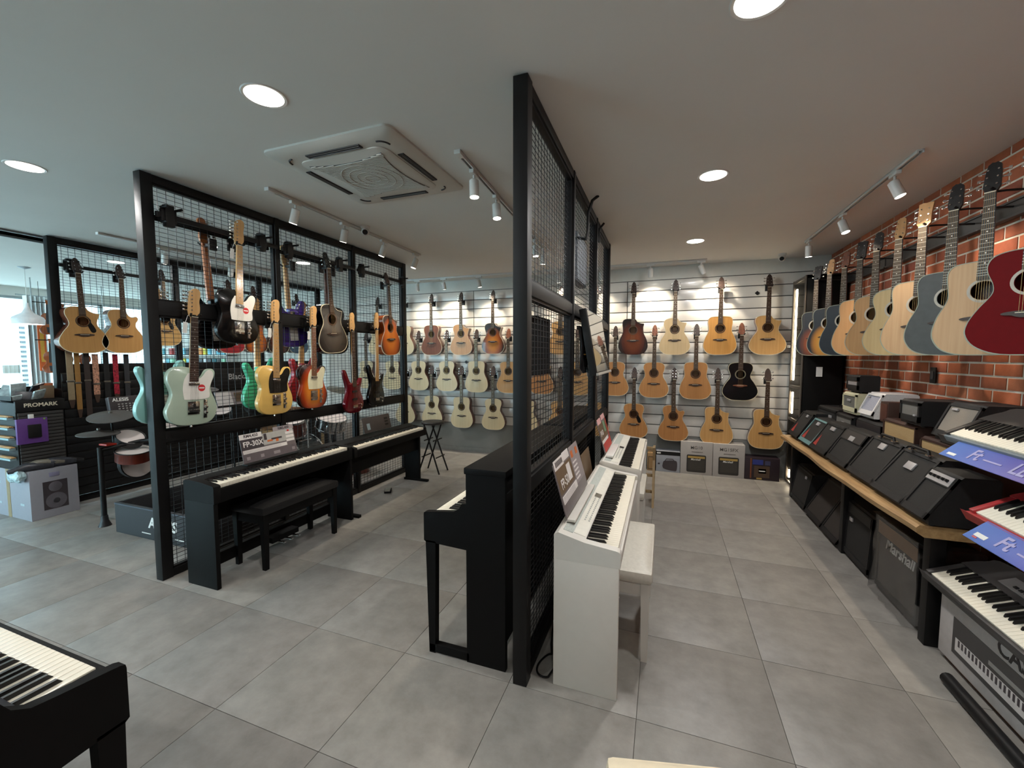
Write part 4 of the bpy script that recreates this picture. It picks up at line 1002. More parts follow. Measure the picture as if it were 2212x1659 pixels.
# wooden folding stand at the far end of the white pianos
ws = thing('wooden_stand', 'pale wooden folding stand past the farther white piano', 'stand', (-.12, 4.72, 0))
pine = WOOD('pale pine', (168, 146, 110), (148, 124, 88), .5)
for s, x in ((-1, -.06), (-1, .04), (1, -.06), (1, .04)):
    B().add([(x - .012, s * .16 - .02, 0), (x + .012, s * .16 - .02, 0), (x + .012, s * .16 + .02, 0), (x - .012, s * .16 + .02, 0), (x - .012, -s * .05 - .02, .62), (x + .012, -s * .05 - .02, .62), (x + .012, -s * .05 + .02, .62), (x - .012, -s * .05 + .02, .62)],
            [(0, 3, 2, 1), (4, 5, 6, 7), (0, 1, 5, 4), (1, 2, 6, 5), (2, 3, 7, 6), (3, 0, 4, 7)]).obj('leg', pine, ws)
for z in (.12, .3, .6): B().cbox(-.06, .04, -.012 + .0, .012, z - .015, z + .015, .002).obj('rung', pine, ws)

# ---------------------------------------------------------------- product signs on the music rests
def sign(label, loc, rot, w, h, parts, board=None):
    t = thing('product_sign', label, 'sign', loc, rot)
    B().cbox(-w / 2, w / 2, -.003, .003, 0, h, .002).obj('board', board or M('printed card grey', (112, 104, 106), .35), t)
    for nm, x0, x1, z0, z1, m, d in parts: B().box(x0, x1, -.003 - .0009 * d, -.002, z0, z1).obj(nm, m, t)
    return t
cardw = M('printed white', (226, 222, 220), .4); cardd = M('printed dark grey', (64, 58, 62), .4); cardm = M('printed mid grey', (150, 142, 144), .4); cardb = M('printed brown photo', (104, 84, 62), .4); cardo = M('printed orange', (206, 110, 56), .4); cardr = M('printed red', (190, 52, 48), .4); cardg = M('printed pale photo', (176, 176, 172), .4)
s1 = sign('wide printed product sign with two price tabs propped on the near black piano', (-3.035, 2.52, .765), (R(-12), 0, R(90)), .50, .20,
          [('price_tab', -.25, -.06, .185, .225, cardw, 1), ('price_tab', .05, .25, .205, .24, cardm, 1), ('photo', -.06, .24, .11, .205, cardg, 1), ('photo_detail', -.045, -.02, .15, .20, cardd, 2), ('photo_detail', -.02, .03, .13, .145, cardo, 2), ('photo_detail', .06, .085, .12, .15, cardo, 2), ('photo_detail', .02, .12, .14, .155, cardd, 2), ('photo_detail', .18, .20, .185, .2, cardr, 2),
           ('dark_photo', -.25, -.055, .10, .183, cardd, 1), ('info_band', -.24, .16, .07, .098, cardw, 1), ('info_strip', -.25, .25, .0, .068, M('printed taupe', (98, 90, 94), .4), 1)])
for k in range(3): B().box(.16, .24, -.0045, -.003, .10 + .032 * k, .12 + .032 * k).obj('badge', cardw, s1)
text('lettering', 'RM4,450', .034, cardd, s1, (-.155, -.0045, .206), FRONT, .0005, .0006); text('lettering', 'RM3,400', .03, cardd, s1, (.15, -.0045, .222), FRONT, .0005, .0006)
text('lettering', 'FP-30X', .058, cardw, s1, (-.145, -.0048, .142), FRONT, .0005, .0012)
for k in range(3): B().box(-.235, .10, -.0046, -.003, .076 + .007 * k, .0775 + .007 * k).obj('print_line', cardm, s1)
for x in (-.22, -.1, .02, .05, .2): B().box(x, x + .03, -.0046, -.003, .02, .045).obj('print_mark', cardm, s1)
mr = B().cbox(-.24, .24, -.06, .0, -.012, -.002, .002).obj('music_rest', blackplastic, P1, (-.03, .10, .757))
s2 = sign('dark product card propped on the far black piano', (-3.04, 3.90, .755), (R(-14), 0, R(90)), .47, .17, [('print_mark', -.18, -.13, .03, .10, M('pale blue print', (130, 150, 160), .4), 1), ('arrow_print', .13, .19, .04, .06, blackplastic, 1), ('arrow_print', .13, .19, .075, .095, blackplastic, 1), ('arrow_print', .13, .19, .11, .13, blackplastic, 1)], M('dark grey card', (58, 54, 54), .5))
s3 = sign('brown and grey product sign on the nearest white piano', (-.44, 2.30, .79), (R(-16), 0, R(90)), .60, .27,
          [('price_tab', -.29, -.10, .235, .285, cardw, 1), ('price_tab', -.10, .04, .245, .29, cardw, 1), ('photo', -.29, .05, .11, .235, cardb, 1), ('photo_detail', -.08, .0, .13, .22, cardw, 2), ('side_column', .06, .29, .07, .285, cardm, 1), ('orange_mark', .08, .13, .22, .26, cardo, 2), ('orange_mark', .2, .25, .22, .26, cardo, 2), ('info_band', -.28, .06, .06, .1, cardw, 1)])
text('lettering', 'FP-50', .07, cardw, s3, (-.17, -.0052, .15), FRONT, .0005, .001)
for k in range(6): B().box(-.265 + .025 * k, -.247 + .025 * k, -.0045, -.003, .248, .275).obj('price_print', cardd, s3)
for k in range(4): B().box(-.27, .0, -.0046, -.003, .066 + .008 * k, .068 + .008 * k).obj('print_line', cardm, s3)
for k in range(5): B().box(.08, .18, -.0046, -.003, .09 + .024 * k, .10 + .024 * k).obj('print_line', cardw, s3)
B().cbox(-.31, .31, -.03, .012, -.024, -.010, .004).obj('music_rest', ivory, W1, (-.22, .108, .792))
s4 = sign('red and brown product sign on the farther white piano', (-.43, 3.58, .815), (R(-16), 0, R(90)), .44, .26,
          [('price_tab', -.21, -.04, .23, .275, M('printed pink', (220, 170, 170), .4), 1), ('price_tab', .0, .2, .245, .285, MATS['printed pink'], 1), ('photo', -.21, .21, .10, .23, cardb, 1), ('red_print', -.18, .22, .0, .07, cardr, 1), ('info_band', -.20, .12, .072, .098, cardw, 1), ('side_strip', .18, .21, .05, .24, cardr, 2), ('photo_detail', .02, .10, .14, .23, M('printed green', (110, 150, 120), .4), 2)])
text('lettering', 'FP-50', .06, cardw, s4, (-.12, -.0045, .15), FRONT, .0005, .001)
B().cbox(-.24, .24, -.045, .012, -.024, -.008, .004).obj('music_rest', whiteplastic, W2, (-.26, .108, .816))
sheet = B().cbox(-.16, .16, -.002, .002, 0, .24, .001).obj('leaflet', cardb, None, (-.50, 3.06, .66), (R(-10), 0, R(90)))
tag(sheet, 'brown printed leaflet leaning between the two white pianos', 'leaflet')

# ---------------------------------------------------------------- portable keyboards on the right
def portable(label, loc, rotz, tilt, body, Ln=.95, dp=.30, nk=36, rail=None, lcd=True, h=.075, wkey=.0232):
    t = thing('portable_keyboard', label, 'keyboard', loc, (tilt, 0, rotz))
    kl = nk * wkey; x0 = -Ln / 2; kx = x0 + .035
    o = catmull([(x0 + .0, -dp / 2 + .015), (x0 + .015, -dp / 2), (Ln / 2 - .015, -dp / 2), (Ln / 2, -dp / 2 + .015), (Ln / 2 - .0, .0), (Ln / 2 - .03, dp / 2 - .06), (Ln / 2 - .12, dp / 2), (x0 + .12, dp / 2), (x0 + .03, dp / 2 - .06), (x0 + .0, 0)], 4)
    B().prism(o, .0, h - .022, 'xy').obj('lower_case', body, t)
    kb = -dp / 2 + .165
    up = [(x, y) for x, y in o if y >= kb - .002]
    B().prism([(x0 + .004, kb)] + sorted([p for p in up if p[0] < 0], key=lambda p: p[1]) + sorted([p for p in up if p[0] >= 0], key=lambda p: -p[1]) + [(Ln / 2 - .004, kb)], h - .024, h, 'xy').obj('top_deck', body, t)
    for a, b in ((x0 + .002, kx - .001), (kx + kl + .001, Ln / 2 - .002)): B().cbox(a, b, -dp / 2 + .008, kb + .004, h - .03, h - .004, .005).obj('end_cheek', body, t)
    B().cbox(kx - .03, kx + kl + .03, -dp / 2 - .003, -dp / 2 + .014, h - .055, h - .02, .004).obj('front_rail', rail or body, t)
    keys(t, kx, kb, h - .012, nk, 0, .150, wkey)
    if lcd:
        B().cbox(-.28, .22, kb + .03, kb + .10, h - .002, h + .004, .003).obj('control_panel', M('silver grey panel', (112, 110, 110), .4), t)
        B().box(-.12, .02, kb + .04, kb + .09, h + .003, h + .0055).obj('display', M('lcd green grey', (92, 108, 104), .3), t)
        for i in range(3): B().cbox(-.21 + .03 * i, -.19 + .03 * i, kb + .045, kb + .06, h + .003, h + .008, .002).obj('button', blackplastic, t)
    return t
dgrey = M('dark grey keyboard plastic', (54, 52, 52), .42)
portable('dark grey portable keyboard on the white carton at the right', (1.519, 2.335, .437), R(-90), R(22), dgrey, .98, .31, 36)
portable('red portable keyboard on the middle tier of the right stand', (1.497, 2.01, .90), R(-90), R(28), M('red keyboard plastic', (164, 44, 46), .4), .98, .30, 36, rail=M('red keyboard plastic', (164, 44, 46), .4), lcd=False)
portable('black portable keyboard on the top tier of the right stand', (1.587, 2.40, 1.20), R(-90), R(28), M('charcoal keyboard plastic', (52, 50, 48), .45), .98, .31, 36, rail=M('blue grey strip', (112, 122, 128), .4), lcd=False)
ks = thing('keyboard_stand', 'black tiered keyboard stand at the right frame edge', 'stand', (1.66, 2.15, 0))
for y in (-.30, .30):
    B().cbox(.10, .14, y - .02, y + .02, 0, 1.25, .004).obj('upright', blackmetal, ks)
    for z in (.80, 1.10): B().cbox(-.26, .13, y - .015, y + .015, z - .02, z, .003).T(Matrix.Translation((-.26, 0, z)) @ Matrix.Rotation(R(-28), 4, 'Y') @ Matrix.Translation((.26, 0, -z))).obj('tier_arm', blackmetal, ks)
    B().cbox(.06, .2, y - .03, y + .03, 0, .03, .003).obj('foot', blackmetal, ks)
    B().cbox(-.24, .10, y - .015, y + .015, .356, .372, .003).T(Matrix.Translation((-.24, 0, .375)) @ Matrix.Rotation(R(-22), 4, 'Y') @ Matrix.Translation((.24, 0, -.357))).obj('tier_arm', blackmetal, ks)
bt_ = B().tube([(-.325, -.7, .028), (-.325, .40, .028)], .028, 12).obj('floor_tube', blackmetal, ks)
gradA = M('blue card', (84, 104, 178), .4)
def shelfcard(label, loc, rot, w, h, strokes):
    t = thing('shelf_card', label, 'sign', loc, rot, 'blue violet cards under the keyboards')
    m = bpy.data.materials.get('blue to violet card')
    if m is None:
        m = bpy.data.materials.new('blue to violet card'); m.use_nodes = True; nt = m.node_tree; b = nt.nodes['Principled BSDF']; b.inputs['Roughness'].default_value = .45
        tc = nt.nodes.new('ShaderNodeTexCoord'); r = nt.nodes.new('ShaderNodeValToRGB'); sp = nt.nodes.new('ShaderNodeSeparateXYZ')
        r.color_ramp.elements[0].color = L3((78, 116, 190)); r.color_ramp.elements[1].color = L3((112, 66, 124)); r.color_ramp.elements.new(.5).color = L3((84, 84, 164))
        nt.links.new(tc.outputs['Generated'], sp.inputs[0]); nt.links.new(sp.outputs['X'], r.inputs['Fac']); nt.links.new(r.outputs['Color'], b.inputs['Base Color'])
    B().cbox(-w / 2, w / 2, -.0025, .0025, -h, 0, .002).obj('card', m, t)
    for nm, x0, x1, z0, z1, mm in strokes: B().box(x0, x1, -.0042, -.002, z0, z1).obj(nm, mm, t)
    return t
lil = M('pale lilac print', (158, 154, 196), .5)
c1 = shelfcard('blue violet promotional card under the top keyboard', (1.435, 2.37, 1.165), (R(-48), 0, R(-90)), .80, .11, [('print_block', -.36, -.30, -.095, -.08, paper, ), ('corner_patch', .24, .34, -.10, -.075, paper)])
text('lettering', 'Ft', .085, lil, c1, (-.20, -.004, -.055), FRONT, .0006, .002); B().box(-.14, -.03, -.0045, -.002, -.068, -.06).obj('print_dash', lil, c1)
text('lettering', 'LE', .085, lil, c1, (.07, -.004, -.06), FRONT, .0006, .002)
c2 = shelfcard('blue violet promotional card under the red keyboard', (1.345, 1.98, .88), (R(-48), 0, R(-90)), .80, .11, [('print_block', -.365, -.30, -.085, -.065, paper), ('red_print', -.36, -.335, -.095, -.088, cardr)])
text('lettering', 'Ft', .085, lil, c2, (-.22, -.004, -.055), FRONT, .0006, .002); B().box(-.15, -.04, -.0045, -.002, -.068, -.06).obj('print_dash', lil, c2)
text('lettering', 'LE', .085, lil, c2, (.05, -.004, -.06), FRONT, .0006, .002)
# long carton below
cx = thing('keyboard_carton', 'long white carton printed with a keyboard picture at the right', 'carton', (1.42, 2.80, .03))
B().cbox(0, .31, -1.15, 0, 0, .345, .003).obj('carton', M('white carton', (176, 172, 170), .6), cx)
pic = B().box(-.002, 0, -1.05, -.11, .06, .245).obj('printed_picture', M('printed charcoal', (62, 60, 60), .5), cx)
B().box(-.003, -.001, -1.0, -.135, .085, .15).obj('printed_keybed', M('printed pale grey', (196, 192, 190), .5), pic)
for k in range(34): B().box(-.004, -.002, -.16 - .025 * k - .009, -.16 - .025 * k + .003, .115, .148).obj('printed_key', cardd, pic)
B().box(-.003, -.001, -.80, -.36, .17, .19).obj('printed_strip', M('printed grey strip', (130, 128, 126), .5), pic)
text('lettering', 'CASIO', .10, M('black ink', (30, 30, 32), .5), cx, (-.0015, -.545, .292), (R(90), 0, R(-90)), .0006, .002)
B().cbox(.02, .29, -1.14, -.02, -.03, .0, .002).obj('pallet_board', M('brown board', (82, 52, 34), .7), cx)
# ================================================================ AMPLIFIER SHELF
slabw = WOOD('live edge timber', (176, 144, 100), (138, 106, 68), .55, .05, 40, 3, 40, .5)
sh = thing('timber_shelf', 'live edge timber shelf board on black steel legs along the brick wall', 'shelf', (0, 0, 0))
fe = []
for i in range(41):
    y = 2.78 + (5.52 - 2.78) * i / 40
    x = 1.275 + .012 * math.sin(y * 2.6 + 1.0) + .006 * math.sin(y * 7.3)
    fe.append((x, y))
n = len(fe); vs = []
for z, dx in ((.635, .03), (.655, .0), (.685, -.006), (.70, .008)): vs += [(x + dx, y, z) for x, y in fe]
fs = [(k * n + i, k * n + i + 1, (k + 1) * n + i + 1, (k + 1) * n + i) for k in range(3) for i in range(n - 1)]
b_ = len(vs); vs += [(1.90, y, z) for z in (.635, .70) for x, y in fe]
fs += [(3 * n + i, 3 * n + i + 1, b_ + n + i + 1, b_ + n + i) for i in range(n - 1)] + [(i + 1, i, b_ + i, b_ + i + 1) for i in range(n - 1)] + [(b_ + i + 1, b_ + i, b_ + n + i, b_ + n + i + 1) for i in range(n - 1)]
for e in (0, n - 1): fs.append((e, n + e, 2 * n + e, 3 * n + e, b_ + n + e, b_ + e))
B().add(vs, fs).obj('board', slabw, sh)
for y in (2.865, 4.015, 5.45): [B().cbox(a, b, y - .012, y + .05, 0, .637, .003).obj('leg', blackmetal, sh) for a, b in ((1.385, 1.455), (1.82, 1.88))]
B().cbox(1.84, 1.87, 2.9, 5.4, .55, .60, .003).obj('back_stretcher', blackmetal, sh)

tolex = M('black tolex', (15, 15, 16), .6, bump=.3, nscale=90); grillb = M('black grille cloth', (26, 25, 24), .85, nscale=220, var=.35); grillg = M('grey grille cloth', (112, 108, 102), .85, nscale=220, var=.2); grillt = M('tan woven grille', (172, 142, 98), .85, nscale=220, var=.2)
browntolex = M('brown tolex', (58, 34, 24), .6, bump=.3, nscale=90); creamtolex = M('cream tolex', (196, 190, 158), .55, bump=.2, nscale=90); bluegrey = M('blue grey grille', (146, 148, 160), .8, nscale=220, var=.15)
silver = M('silver control plate', (176, 174, 176), .35, .4)
def amp(label, loc, w, d, h, tilt=0.0, cab=None, grille=None, panel=None, logo=None, rotz=R(-90), lip=.018, edge=None, top=.0, wedge=0.0, handle=False, red=False, knobs=0, base=.01, script=None, frame=None):
    """box amplifier, front at local -y; tilt moves the top edge of the front back"""
    t = thing('guitar_amplifier', label, 'amplifier', loc, (0, 0, rotz), 'guitar amplifiers'); cab = cab or tolex
    prof = [(-d / 2, base), (-d / 2 + wedge * 0, base + .05), (-d / 2 + tilt, h - .012), (-d / 2 + tilt + .012, h), (d / 2 - .012, h), (d / 2, h - .012), (d / 2, base)]
    B().prism(prof, -w / 2, w / 2, 'yz').obj('cabinet', cab, t)
    sl = math.atan2(tilt, h - .012 - base - .05); Lf = math.hypot(tilt, h - .012 - base - .05)
    m = Matrix.Translation((0, -d / 2, base + .05)) @ Matrix.Rotation(-sl, 4, 'X')
    # frame lips around the grille, grille set back between them
    g0, g1 = .004, Lf - top - lip
    B().box(-w / 2, w / 2, -.012, .002, Lf - top - lip, Lf).box(-w / 2, w / 2, -.012, .002, -.03, g0 + .004).box(-w / 2, -w / 2 + lip, -.012, .002, -.03, Lf).box(w / 2 - lip, w / 2, -.012, .002, -.03, Lf).T(m).obj('front_frame', frame or edge or cab, t)
    B().box(-w / 2 + lip, w / 2 - lip, -.005, .001, g0, g1).T(m).obj('grille', grille or grillb, t)
    if panel is not None:
        p = B().box(-w / 2 + lip, w / 2 - lip, -.014, -.010, Lf - top - lip + .006, Lf - .008).T(m).obj('control_panel', panel, t)
        for i in range(knobs): B().cyl((-w / 2 + lip + (w - 2 * lip) * (i + .7) / (knobs + .6), -.014, Lf - top / 2 - lip / 2), (-w / 2 + lip + (w - 2 * lip) * (i + .7) / (knobs + .6), -.028, Lf - top / 2 - lip / 2), .009, .007, 10).T(m).obj('knob', blackplastic, p)
    if logo is not None:
        lx, lz, lw, lh = logo
        B().cbox(lx - lw / 2, lx + lw / 2, -.016, -.006, g0 + (g1 - g0) * lz - lh / 2, g0 + (g1 - g0) * lz + lh / 2, .002).T(m).obj('badge', silver, t)
    if script:
        tx = text('lettering', script[0], script[1], script[3] if len(script) > 3 else paper, t, m @ Vector((0 if len(script) < 5 else script[4], -.009, script[2])), (R(90) - sl, 0, 0), .002, .001, .25)
    if handle:
        B().tube([(-.09, 0, h), (-.08, 0, h + .025), (.08, 0, h + .025), (.09, 0, h)], .009, 8).obj('handle', blackplastic, t)
        for s in (-1, 1): B().cbox(s * .09 - .015, s * .09 + .015, -.015, .015, h, h + .008, .002).obj('handle_cap', chrome, t)
    if red:
        B().add([(-w / 2 + lip + .004, -.006, g0 + .01), (-w / 2 + lip + .09, -.006, g0 + .005), (-w / 2 + lip + .05, -.006, g0 + .12)], [(0, 1, 2)]).add([(-w / 2 + lip + .004, -.0072, g0 + .01), (-w / 2 + lip + .09, -.0072, g0 + .005), (-w / 2 + lip + .05, -.0072, g0 + .12)], [(0, 2, 1)]).T(m).obj('red_flash', M('red print', (150, 52, 46), .5), t)
    for sx in (-1, 1):
        for sy in (-1, 1): B().cyl((sx * (w / 2 - .03), sy * (d / 2 - .03), 0), (sx * (w / 2 - .03), sy * (d / 2 - .03), base), .012, n=8).obj('foot', blackplastic, t)
    return t
Z = .70; XF = 1.355
bluefr = M('pale blue edge trim', (96, 130, 132), .5)
amp('small black tilted amplifier at the far end of the shelf front row', (XF + .13, 5.28, Z), .34, .26, .30, .13, logo=(.04, .9, .05, .03), red=True)
amp('black amplifier with pale blue edge trim in the shelf front row', (XF + .13, 4.885, Z), .36, .26, .275, .13, logo=(.0, .86, .07, .035), edge=bluefr, red=True)
amp('black tilted amplifier with red flash beside the blue edged one', (XF + .12, 4.48, Z), .40, .26, .29, .13, logo=(.0, .88, .09, .035), red=True)
amp('black amplifier with raised silver badge and framed grille, fourth on the shelf', (XF + .12, 4.05, Z), .40, .26, .30, .13, logo=(.0, 1.16, .09, .04), top=.075, panel=M('dark panel', (44, 42, 42), .5), frame=tolex)
amp('broad black wedge amplifier with grey badge, third from the near end', (XF + .13, 3.615, Z), .41, .28, .315, .15, logo=(.0, .87, .08, .045), handle=True)
amp('broad black wedge amplifier with pale badge and carry handle, second from the near end', (XF + .125, 3.205, Z), .38, .29, .31, .16, logo=(.0, .72, .09, .05), handle=True)
amp('black amplifier with silver knob strip at the near end of the shelf', (XF + .115, 2.885, Z), .235, .28, .275, .12, top=.05, panel=silver, knobs=5)
# rear row
XB = 1.745
amp('large plain black amplifier at the back of the shelf by the cabinet', (XB, 5.15, Z), .52, .28, .37, 0, handle=True, logo=(.1, .8, .07, .03))
amp('black amplifier with grey grille and chrome badge under the cream one', (XB - .02, 4.665, Z), .38, .28, .36, 0, grille=grillg, logo=(.0, .82, .05, .02))
amp('black amplifier with dark panel above a grey grille in the back row', (XB - .02, 4.16, Z), .46, .28, .37, 0, grille=grillg, top=.09, panel=M('black panel', (30, 28, 32), .4), logo=(.19, 1.18, .02, .02))
amp('brown amplifier cabinet with tan woven grille, farther of the two', (XB - .02, 3.70, Z), .43, .28, .435, 0, browntolex, grillt, lip=.010)
amp('brown amplifier cabinet with tan woven grille, nearer of the two', (XB - .02, 3.225, Z), .40, .28, .385, 0, browntolex, grillt, lip=.010)
amp('small black amplifier with pale grille on top of the cream amplifier', (XB - .06, 4.585, Z + .37 + .202), .24, .15, .155, 0, grille=M('pale grille', (150, 142, 138), .8, nscale=200), top=.02, panel=tolex)
amp('cream amplifier with grey grille and script badge on the back row', (XB - .01, 4.60, Z + .375), .29, .27, .195, 0, creamtolex, M('mid grey grille', (98, 96, 90), .85, nscale=220), base=.006, logo=(.0, .62, .07, .018))
amp('white tilted amplifier with blue grey grille on the back row', (XB - .01, 4.245, Z + .382), .25, .28, .215, .06, M('white tolex', (206, 204, 202), .55, bump=.2, nscale=90), bluegrey, logo=(-.07, .88, .04, .012))
bx = thing('brown_amplifier_head', 'brown covered amplifier head beside the white tilted amplifier', 'amplifier', (XB, 3.99, Z + .382))
B().cbox(-.14, .14, -.06, .06, .006, .165, .006).obj('cabinet', browntolex, bx); B().cbox(-.145, -.135, -.05, .05, .02, .15, .002).obj('front_strip', M('red brown strip', (80, 44, 34), .5), bx)
for s in (-1, 1): B().cbox(s * .1 - .02, s * .1 + .02, -.05, .05, 0, .006, .001).obj('foot', blackplastic, bx)
amp('black amplifier with grey grille standing on the tan cabinet', (XB - .03, 3.53, Z + .437), .235, .30, .17, 0, grille=grillg, logo=(.07, .12, .025, .012))
amp('black tilted amplifier with pale grey grille next to the top keyboard', (XB - .03, 3.13, Z + .387), .28, .28, .24, .07, grille=M('warm grey grille', (128, 120, 110), .85, nscale=220), logo=(-.06, .88, .05, .014), frame=tolex)
# floor row below the shelf
XG = 1.40
amp('tall black amplifier on the floor at the far end below the shelf', (XG + .17, 5.19, 0), .50, .36, .40, .06, logo=(.1, .85, .04, .03))
amp('black wedge amplifier on the floor, second below the shelf', (XG + .17, 4.68, 0), .44, .36, .40, .18, grille=M('brown black grille', (44, 38, 34), .85, nscale=220))
amp('dusty black wedge amplifier on the floor, third below the shelf', (XG + .15, 4.26, 0), .36, .32, .38, .16, grille=M('brown black grille', (44, 38, 34), .85, nscale=220))
amp('upright black amplifier with white badge next to the wrapped one', (XG + .16, 3.80, 0), .42, .30, .45, .02, logo=(-.12, .86, .05, .03), top=.06, panel=blackplastic)
wa = amp('grey black amplifier wrapped in clear plastic below the shelf', (XG + .16, 3.24, 0), .50, .28, .505, .0, grille=M('charcoal grille', (66, 64, 64), .8), top=.08, panel=M('dull gold panel', (142, 106, 72), .5), script=('Marshall', .10, .30, paper, .03))
plas = PANE('clear plastic wrap', (.80, .80, .81), .20, .22)
pw = B(); nx, nz = 26, 16; vs = []; random.seed(3)
for j in range(nz + 1):
    for i in range(nx + 1):
        u = i / nx; v = j / nz
        per = u * 1.10                                    # wrap: left side, front, right side
        if per < .30: x, y = -.262, .15 - per
        elif per < .80: x, y = -.262 + (per - .30) * 1.048, -.172
        else: x, y = .262, -.172 + (per - .80) * 1.0
        fl = .018 * math.sin(u * 31 + v * 3) * (1 - v) + .010 * math.sin(u * 57 + v * 9)
        x += (-.02 if per < .3 else .02 if per >= .8 else 0) * (1 - v) + (fl if per < .3 or per >= .8 else 0)
        y -= ((.022 * (1 - v) ** 2) + abs(fl) * .7) if .3 <= per < .8 else 0
        vs.append((x, y, .012 + .52 * v))
fs = [(j * (nx + 1) + i, j * (nx + 1) + i + 1, (j + 1) * (nx + 1) + i + 1, (j + 1) * (nx + 1) + i) for j in range(nz) for i in range(nx)]
vs2 = len(vs); vs += [(x, y, .535 + .006 * math.sin(40 * x + 23 * y)) for y in (-.18, -.05, .1) for x in (-.27, -.12, .05, .18, .27)]
fs += [(vs2 + j * 5 + i, vs2 + j * 5 + i + 1, vs2 + (j + 1) * 5 + i + 1, vs2 + (j + 1) * 5 + i) for j in range(2) for i in range(4)]
pb = tag(B().add(vs, fs).obj('plastic_wrap', plas, None, (XG + .16, 3.24, 0), (0, 0, R(-90))), 'crumpled clear plastic bag over the amplifier below the shelf', 'plastic bag')

# ================================================================ CORNER CABINET WITH LED STRIPS
cab = thing('display_cabinet', 'tall black display cabinet with glowing light strips in the far right corner', 'cabinet', (1.50, 5.66, 0))
cw, cd, chh = .40, .50, 2.52
B().cbox(0, cw, 0, .022, 0, chh, .003).obj('front_panel', blacksatin, cab); B().cbox(0, cw, cd - .022, cd, 0, chh, .003).obj('rear_panel', blacksatin, cab)
B().cbox(0, cw, 0, cd, chh - .04, chh, .003).obj('top_board', blacksatin, cab); B().cbox(cw - .02, cw, 0, cd, 0, chh, .003).obj('back_board', M('walnut back', (96, 58, 36), .5), cab)
for z in (.0, .78, 1.20): B().cbox(.012, cw - .02, .022, cd - .022, z, z + .035, .002).obj('shelf_board', blacksatin, cab)
for y0, y1 in ((0, .035), (cd - .035, cd)): B().cbox(-.008, .012, y0, y1, 0, chh, .002).obj('door_stile', M('dark bronze frame', (84, 78, 72), .35, .5), cab)
for z in (.0, .80, 1.205, chh - .04): B().cbox(-.008, .012, .035, cd - .035, z, z + .035, .002).obj('door_rail', MATS['dark bronze frame'], cab)
led = EMIT('cabinet light strip', (255, 236, 205), 26.0)
for z0, z1 in ((1.30, 2.42), (.88, 1.15), (.06, .16)): B().cbox(.016, .03, cd - .075, cd - .045, z0, z1, .003).obj('light_strip', led, cab)
for z0, z1 in ((.04, .80), (.835, 1.205), (1.24, chh - .04)): B().box(.0, .005, .035, cd - .035, z0, z1).obj('glass_pane', PANE('cabinet glass', (.9, .9, .88), .12), cab)
B().tube([(-.012, cd - .018, 1.72), (-.05, cd - .018, 1.72)], .012, 10).obj('door_handle', chrome, cab)
acoustic('natural guitar standing inside the lit corner cabinet', (1.72, 5.93, 2.26), (1.72, 5.93, 1.25), R(-90), 'o', S2)
gx = B().cbox(-.09, .09, -.05, .05, 0, .28, .02).obj('ukulele_case', WOOD('orange wood', (196, 106, 44), (160, 78, 30), .4), None, (1.70, 5.85, .035)); tag(gx, 'orange wooden case at the bottom of the corner cabinet', 'case')
tg = B().box(-.03, .03, -.002, .002, -.055, .055).obj('price_card', paper, None, (1.66, 5.65, 1.42)); tag(tg, 'white price card on the dark front of the corner cabinet', 'card')

# ================================================================ CARTONS ALONG THE BACK WALL
def carton(label, x0, x1, h, body, y0=6.06, y1=6.26):
    t = thing('carton', label, 'carton', ((x0 + x1) / 2, y0, 0)); w = (x1 - x0) / 2
    B().cbox(-w, w, 0, y1 - y0, 0, h, .003).obj('carton_box', body, t)
    return t, w
gcart = M('grey printed carton', (168, 164, 160), .6, var=.02)
t, w = carton('small brown kraft carton standing on end left of the blue grey one', -.19, -.085, .25, M('kraft card', (150, 118, 78), .7))
B().box(-w + .012, w - .012, -.002, 0, .02, .2).obj('printed_label', M('dark kraft print', (70, 56, 40), .6), t); B().box(-w + .02, w - .02, -.003, -.001, .03, .19).obj('label_face', MATS['kraft card'], t)
t, w = carton('blue grey carton with printed picture of a black speaker', -.075, .235, .285, M('blue grey carton', (150, 154, 162), .5))
B().box(-w, w, -.002, 0, .235, .285).obj('black_top_band', blackplastic, t); B().box(-w + .01, -w + .06, -.003, -.001, .25, .27).obj('logo_patch', paper, t)
p_ = B().prism(catmull([(-.06, .05), (.08, .02), (.115, .04), (.115, .15), (.07, .165), (-.03, .155), (-.06, .14)], 3), -.003, -.001).obj('printed_speaker', cardd, t)
B().tube([(-.04, -.003, .15), (-.02, -.004, .185), (.06, -.004, .185), (.09, -.003, .155)], .005, 6).obj('printed_handle', cardd, p_); B().box(-w + .025, -w + .05, -.003, -.001, .10, .12).obj('print_mark', cardd, t)
for lab, x0, x1, h, s in (('grey amplifier carton with short grey heading, left of the two', .24, .635, .445, 'MG10'), ('grey amplifier carton with long grey heading, right of the two', .64, 1.015, .44, 'MG15FX')):
    t, w = carton(lab, x0, x1, h, gcart)
    a = B().prism(rrect(.12, .118, .018, 4), -.003, -.001).T(Matrix.Translation((.0, 0, .15))).obj('printed_amplifier', M('printed black', (48, 46, 44), .5), t)
    B().box(-.105, .105, -.004, -.002, .222, .25).obj('printed_gold_panel', M('printed gold', (176, 146, 78), .5), a); B().box(-.1, .1, -.004, -.002, .06, .20).obj('printed_cloth', M('printed charcoal cloth', (60, 57, 52), .6), a)
    text('lettering', 'Marshall', .035, paper, a, (-.01, -.0045, .205), FRONT, .0004, .0005, .25)
    text('lettering', s, .06, M('grey ink', (108, 104, 100), .5), t, (.0, -.0025, .365), FRONT, .0004, .0006); B().box(-.06, .08, -.0025, -.001, .305, .312).obj('print_line', M('grey ink', (108, 104, 100), .5), t)
t, w = carton('dark carton printed with blue and amber amplifier artwork', 1.02, 1.41, .29, M('dark violet print', (38, 26, 34), .5))
